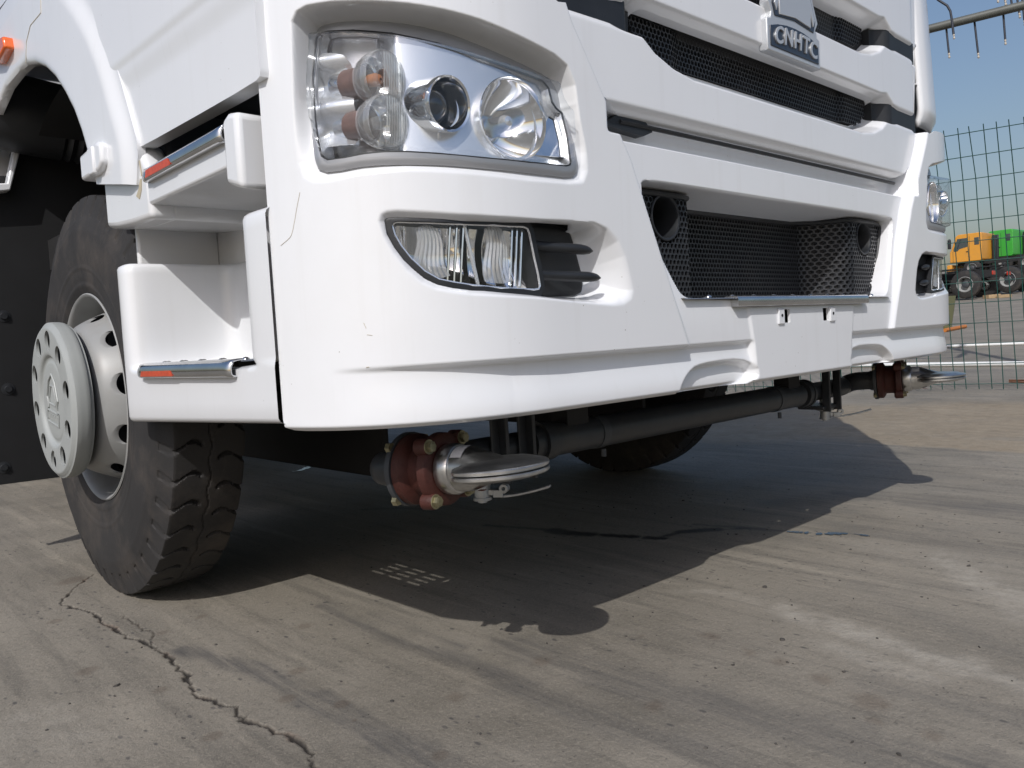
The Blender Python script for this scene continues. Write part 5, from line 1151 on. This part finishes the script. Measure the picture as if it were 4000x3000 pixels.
# ================================================================== PARKED TRUCKS FAR BEHIND
def parked_cab(name, lab, cat, o, ang, m, s=1.0):
    """a bare lorry cab with its own chassis and rear wheels; local x runs from nose to tail"""
    T = thing(name, lab, cat, o); T.rotation_euler = (0, 0, ang); T.scale = (s, s, s)
    W_ = 1.22; H0, H1 = 1.00, 2.86
    side = [(0.0,H0), (0.0,1.72), (.10,1.86), (.40,2.74), (.56,H1), (1.95,H1), (2.0,2.80), (2.0,H0 + .1), (1.9,H0)]
    b = MB(); b.prism(side, lambda x, z: (x, -W_, z), lambda x, z: (x, W_, z)); b.obj('cab', m, T, bevel=.05, seg=3)
    for y in (-W_, W_):
        k = 1 if y > 0 else -1
        b = MB(); b.prism([(.24,1.88), (.50,2.58), (1.12,2.58), (1.12,1.98), (.62,1.88), (.50,1.74), (.26,1.74)], lambda x, z: (x, y + .012 * k, z), lambda x, z: (x, y - .03 * k, z)); b.obj('side_window', M['window'], T, bevel=.01)
        b = MB(); b.prism([(.46,1.90), (.70,2.52), (.74,2.52), (.52,1.90)], lambda x, z: (x, y + .018 * k, z), lambda x, z: (x, y, z)); b.obj('window_bar', M['black'], T)
        b = MB(); b.prism([(1.55,2.05), (1.55,2.55), (1.85,2.55), (1.85,2.05)], lambda x, z: (x, y + .012 * k, z), lambda x, z: (x, y - .03 * k, z)); b.obj('rear_quarter_window', M['window'], T, bevel=.02)
        b = MB(); b.prism([(.20,H0 + .02), (.20,1.74), (.22,1.74), (.22,H0 + .02)], lambda x, z: (x, y + .004 * k, z), lambda x, z: (x, y - .01 * k, z)); b.prism([(1.24,H0 + .02), (1.24,2.66), (1.26,2.66), (1.26,H0 + .02)], lambda x, z: (x, y + .004 * k, z), lambda x, z: (x, y - .01 * k, z)); b.obj('door_gap', M['dark'], T)
        b = MB(); b.box((1.12, y + .02 * k, 1.66), (.16, .03, .05)); b.obj('door_handle', M['black'], T, bevel=.006)
        b = MB(); b.box((.05, y + .16 * k, 2.25), (.16, .22, .62)); b.box((.05, y + .10 * k, 2.60), (.05, .30, .04)); b.obj('wing_mirror', M['black'], T, bevel=.02)
        b = MB(); b.box((.03, y * .82, 1.22), (.12, .40, .26)); b.obj('headlight', M['satin'], T, bevel=.03)
    b = MB(); b.prism([(.085,1.90), (.37,2.68), (.39,2.68), (.105,1.90)], lambda x, z: (x - .012, -1.08, z), lambda x, z: (x - .012, 1.08, z)); b.obj('windscreen', M['window'], T)
    b = MB(); b.box((2.18, .6, 1.75), (.22, .30, 1.9)); b.cyl((2.2, .98, .9), (2.2, .98, 2.5), .12, 14); b.obj('air_intake_stack', M['black'], T, bevel=.03)
    b = MB(); b.box((-.06, 0, .62), (.30, 2.42, .50)); b.obj('bumper', m, T, bevel=.05)
    chassis(T, 2.2, 6.6, (1.35, 4.6, 5.95))
    return T
def chassis(T, x0, x1, axles):
    b = MB()
    for y in (-.42, .42): b.box(((x0 - 2 + x1) / 2, y, .93), (x1 - x0 + 2, .09, .28))
    for x in np.arange(x0, x1, .9): b.box((x, 0, .93), (.10, .8, .20))
    b.obj('chassis_frame', M['dark'], T)
    b = MB()
    for x in axles: b.cyl((x, -.95, .55), (x, .95, .55), .09, 12)
    b.obj('axle', M['dark'], T)
    for x in axles:
        for y in (-1.02, 1.02):
            k = 1 if y > 0 else -1
            w = bpy.data.objects.new('wheel', None); link(w, T); w.location = (x, y, .55)
            if not wheel_parts:
                q = MB(); q.lathe([(-.16, .28), (-.155, .34), (-.15, .48), (-.12, .535), (0, .55), (.12, .535), (.15, .48), (.155, .34), (.16, .28)], (0, 0, 0), (0, 1, 0), 36); wheel_parts['tyre'] = q.obj('tyre', M['tyre'], w)
                q = MB(); q.lathe([(.155, .29), (.16, .30), (.165, .285), (.13, .265), (.02, .25), (-.03, .20), (-.03, .001)], (0, 0, 0), (0, 1, 0), 32); wheel_parts['rim'] = q.obj('rim', M['rim'], w)
                q = MB(); q.lathe([(-.03, .13), (.10, .13), (.12, .10), (.12, .001)], (0, 0, 0), (0, 1, 0), 20); wheel_parts['hub'] = q.obj('hub', M['sill'], w)
            else:
                for p in wheel_parts.values(): dup(p, w)
            if k < 0: w.rotation_euler = (0, 0, PI)
wheel_parts = {}
parked_cab('parked_truck', 'orange yellow lorry cab facing left in the far yard', 'truck', (59.116, 18.272, 3.146), -1.6095, M['yellow'])
parked_cab('parked_truck', 'bright green lorry cab half hidden behind the yellow one', 'truck', (63.515, 17.555, 3.503), -1.6393, M['green'])
T = thing('truck_chassis', 'bare black lorry chassis with pale wheel rims below the yellow cab', 'truck chassis', (33.592, 9.426, 1.223), 'bare lorry chassis'); T.rotation_euler = (0, 0, -1.5916); chassis(T, -5, .9, (-1.38, 0))
for y in (-.85, .85):
    b = MB(); b.box((.93, y, .92), (.05, .36, .15)); b.obj('tail_light', M['taillight'], T, bevel=.01)
    b = MB(); b.prism([(-.62,.55), (-.60,1.12), (.60,1.12), (.62,.55), (.56,.55), (.54,1.07), (-.54,1.07), (-.56,.55)], lambda x, z: (x - .69, y - .22, z + .08), lambda x, z: (x - .69, y + .22, z + .08)); b.obj('mudguard_bracket', M['dark'], T)
T = thing('truck_chassis', 'bare black lorry chassis behind, at the right edge below the green cab', 'truck chassis', (36.884, 8.802, 1.393), 'bare lorry chassis'); T.rotation_euler = (0, 0, -1.6303); chassis(T, -5, .9, (-1.38, 0))
for y in (-.85, .85):
    b = MB(); b.box((.93, y, .92), (.05, .36, .15)); b.obj('tail_light', M['taillight'], T, bevel=.01)
    b = MB(); b.prism([(-.62,.55), (-.60,1.12), (.60,1.12), (.62,.55), (.56,.55), (.54,1.07), (-.54,1.07), (-.56,.55)], lambda x, z: (x - .69, y - .22, z + .08), lambda x, z: (x - .69, y + .22, z + .08)); b.obj('mudguard_bracket', M['dark'], T)
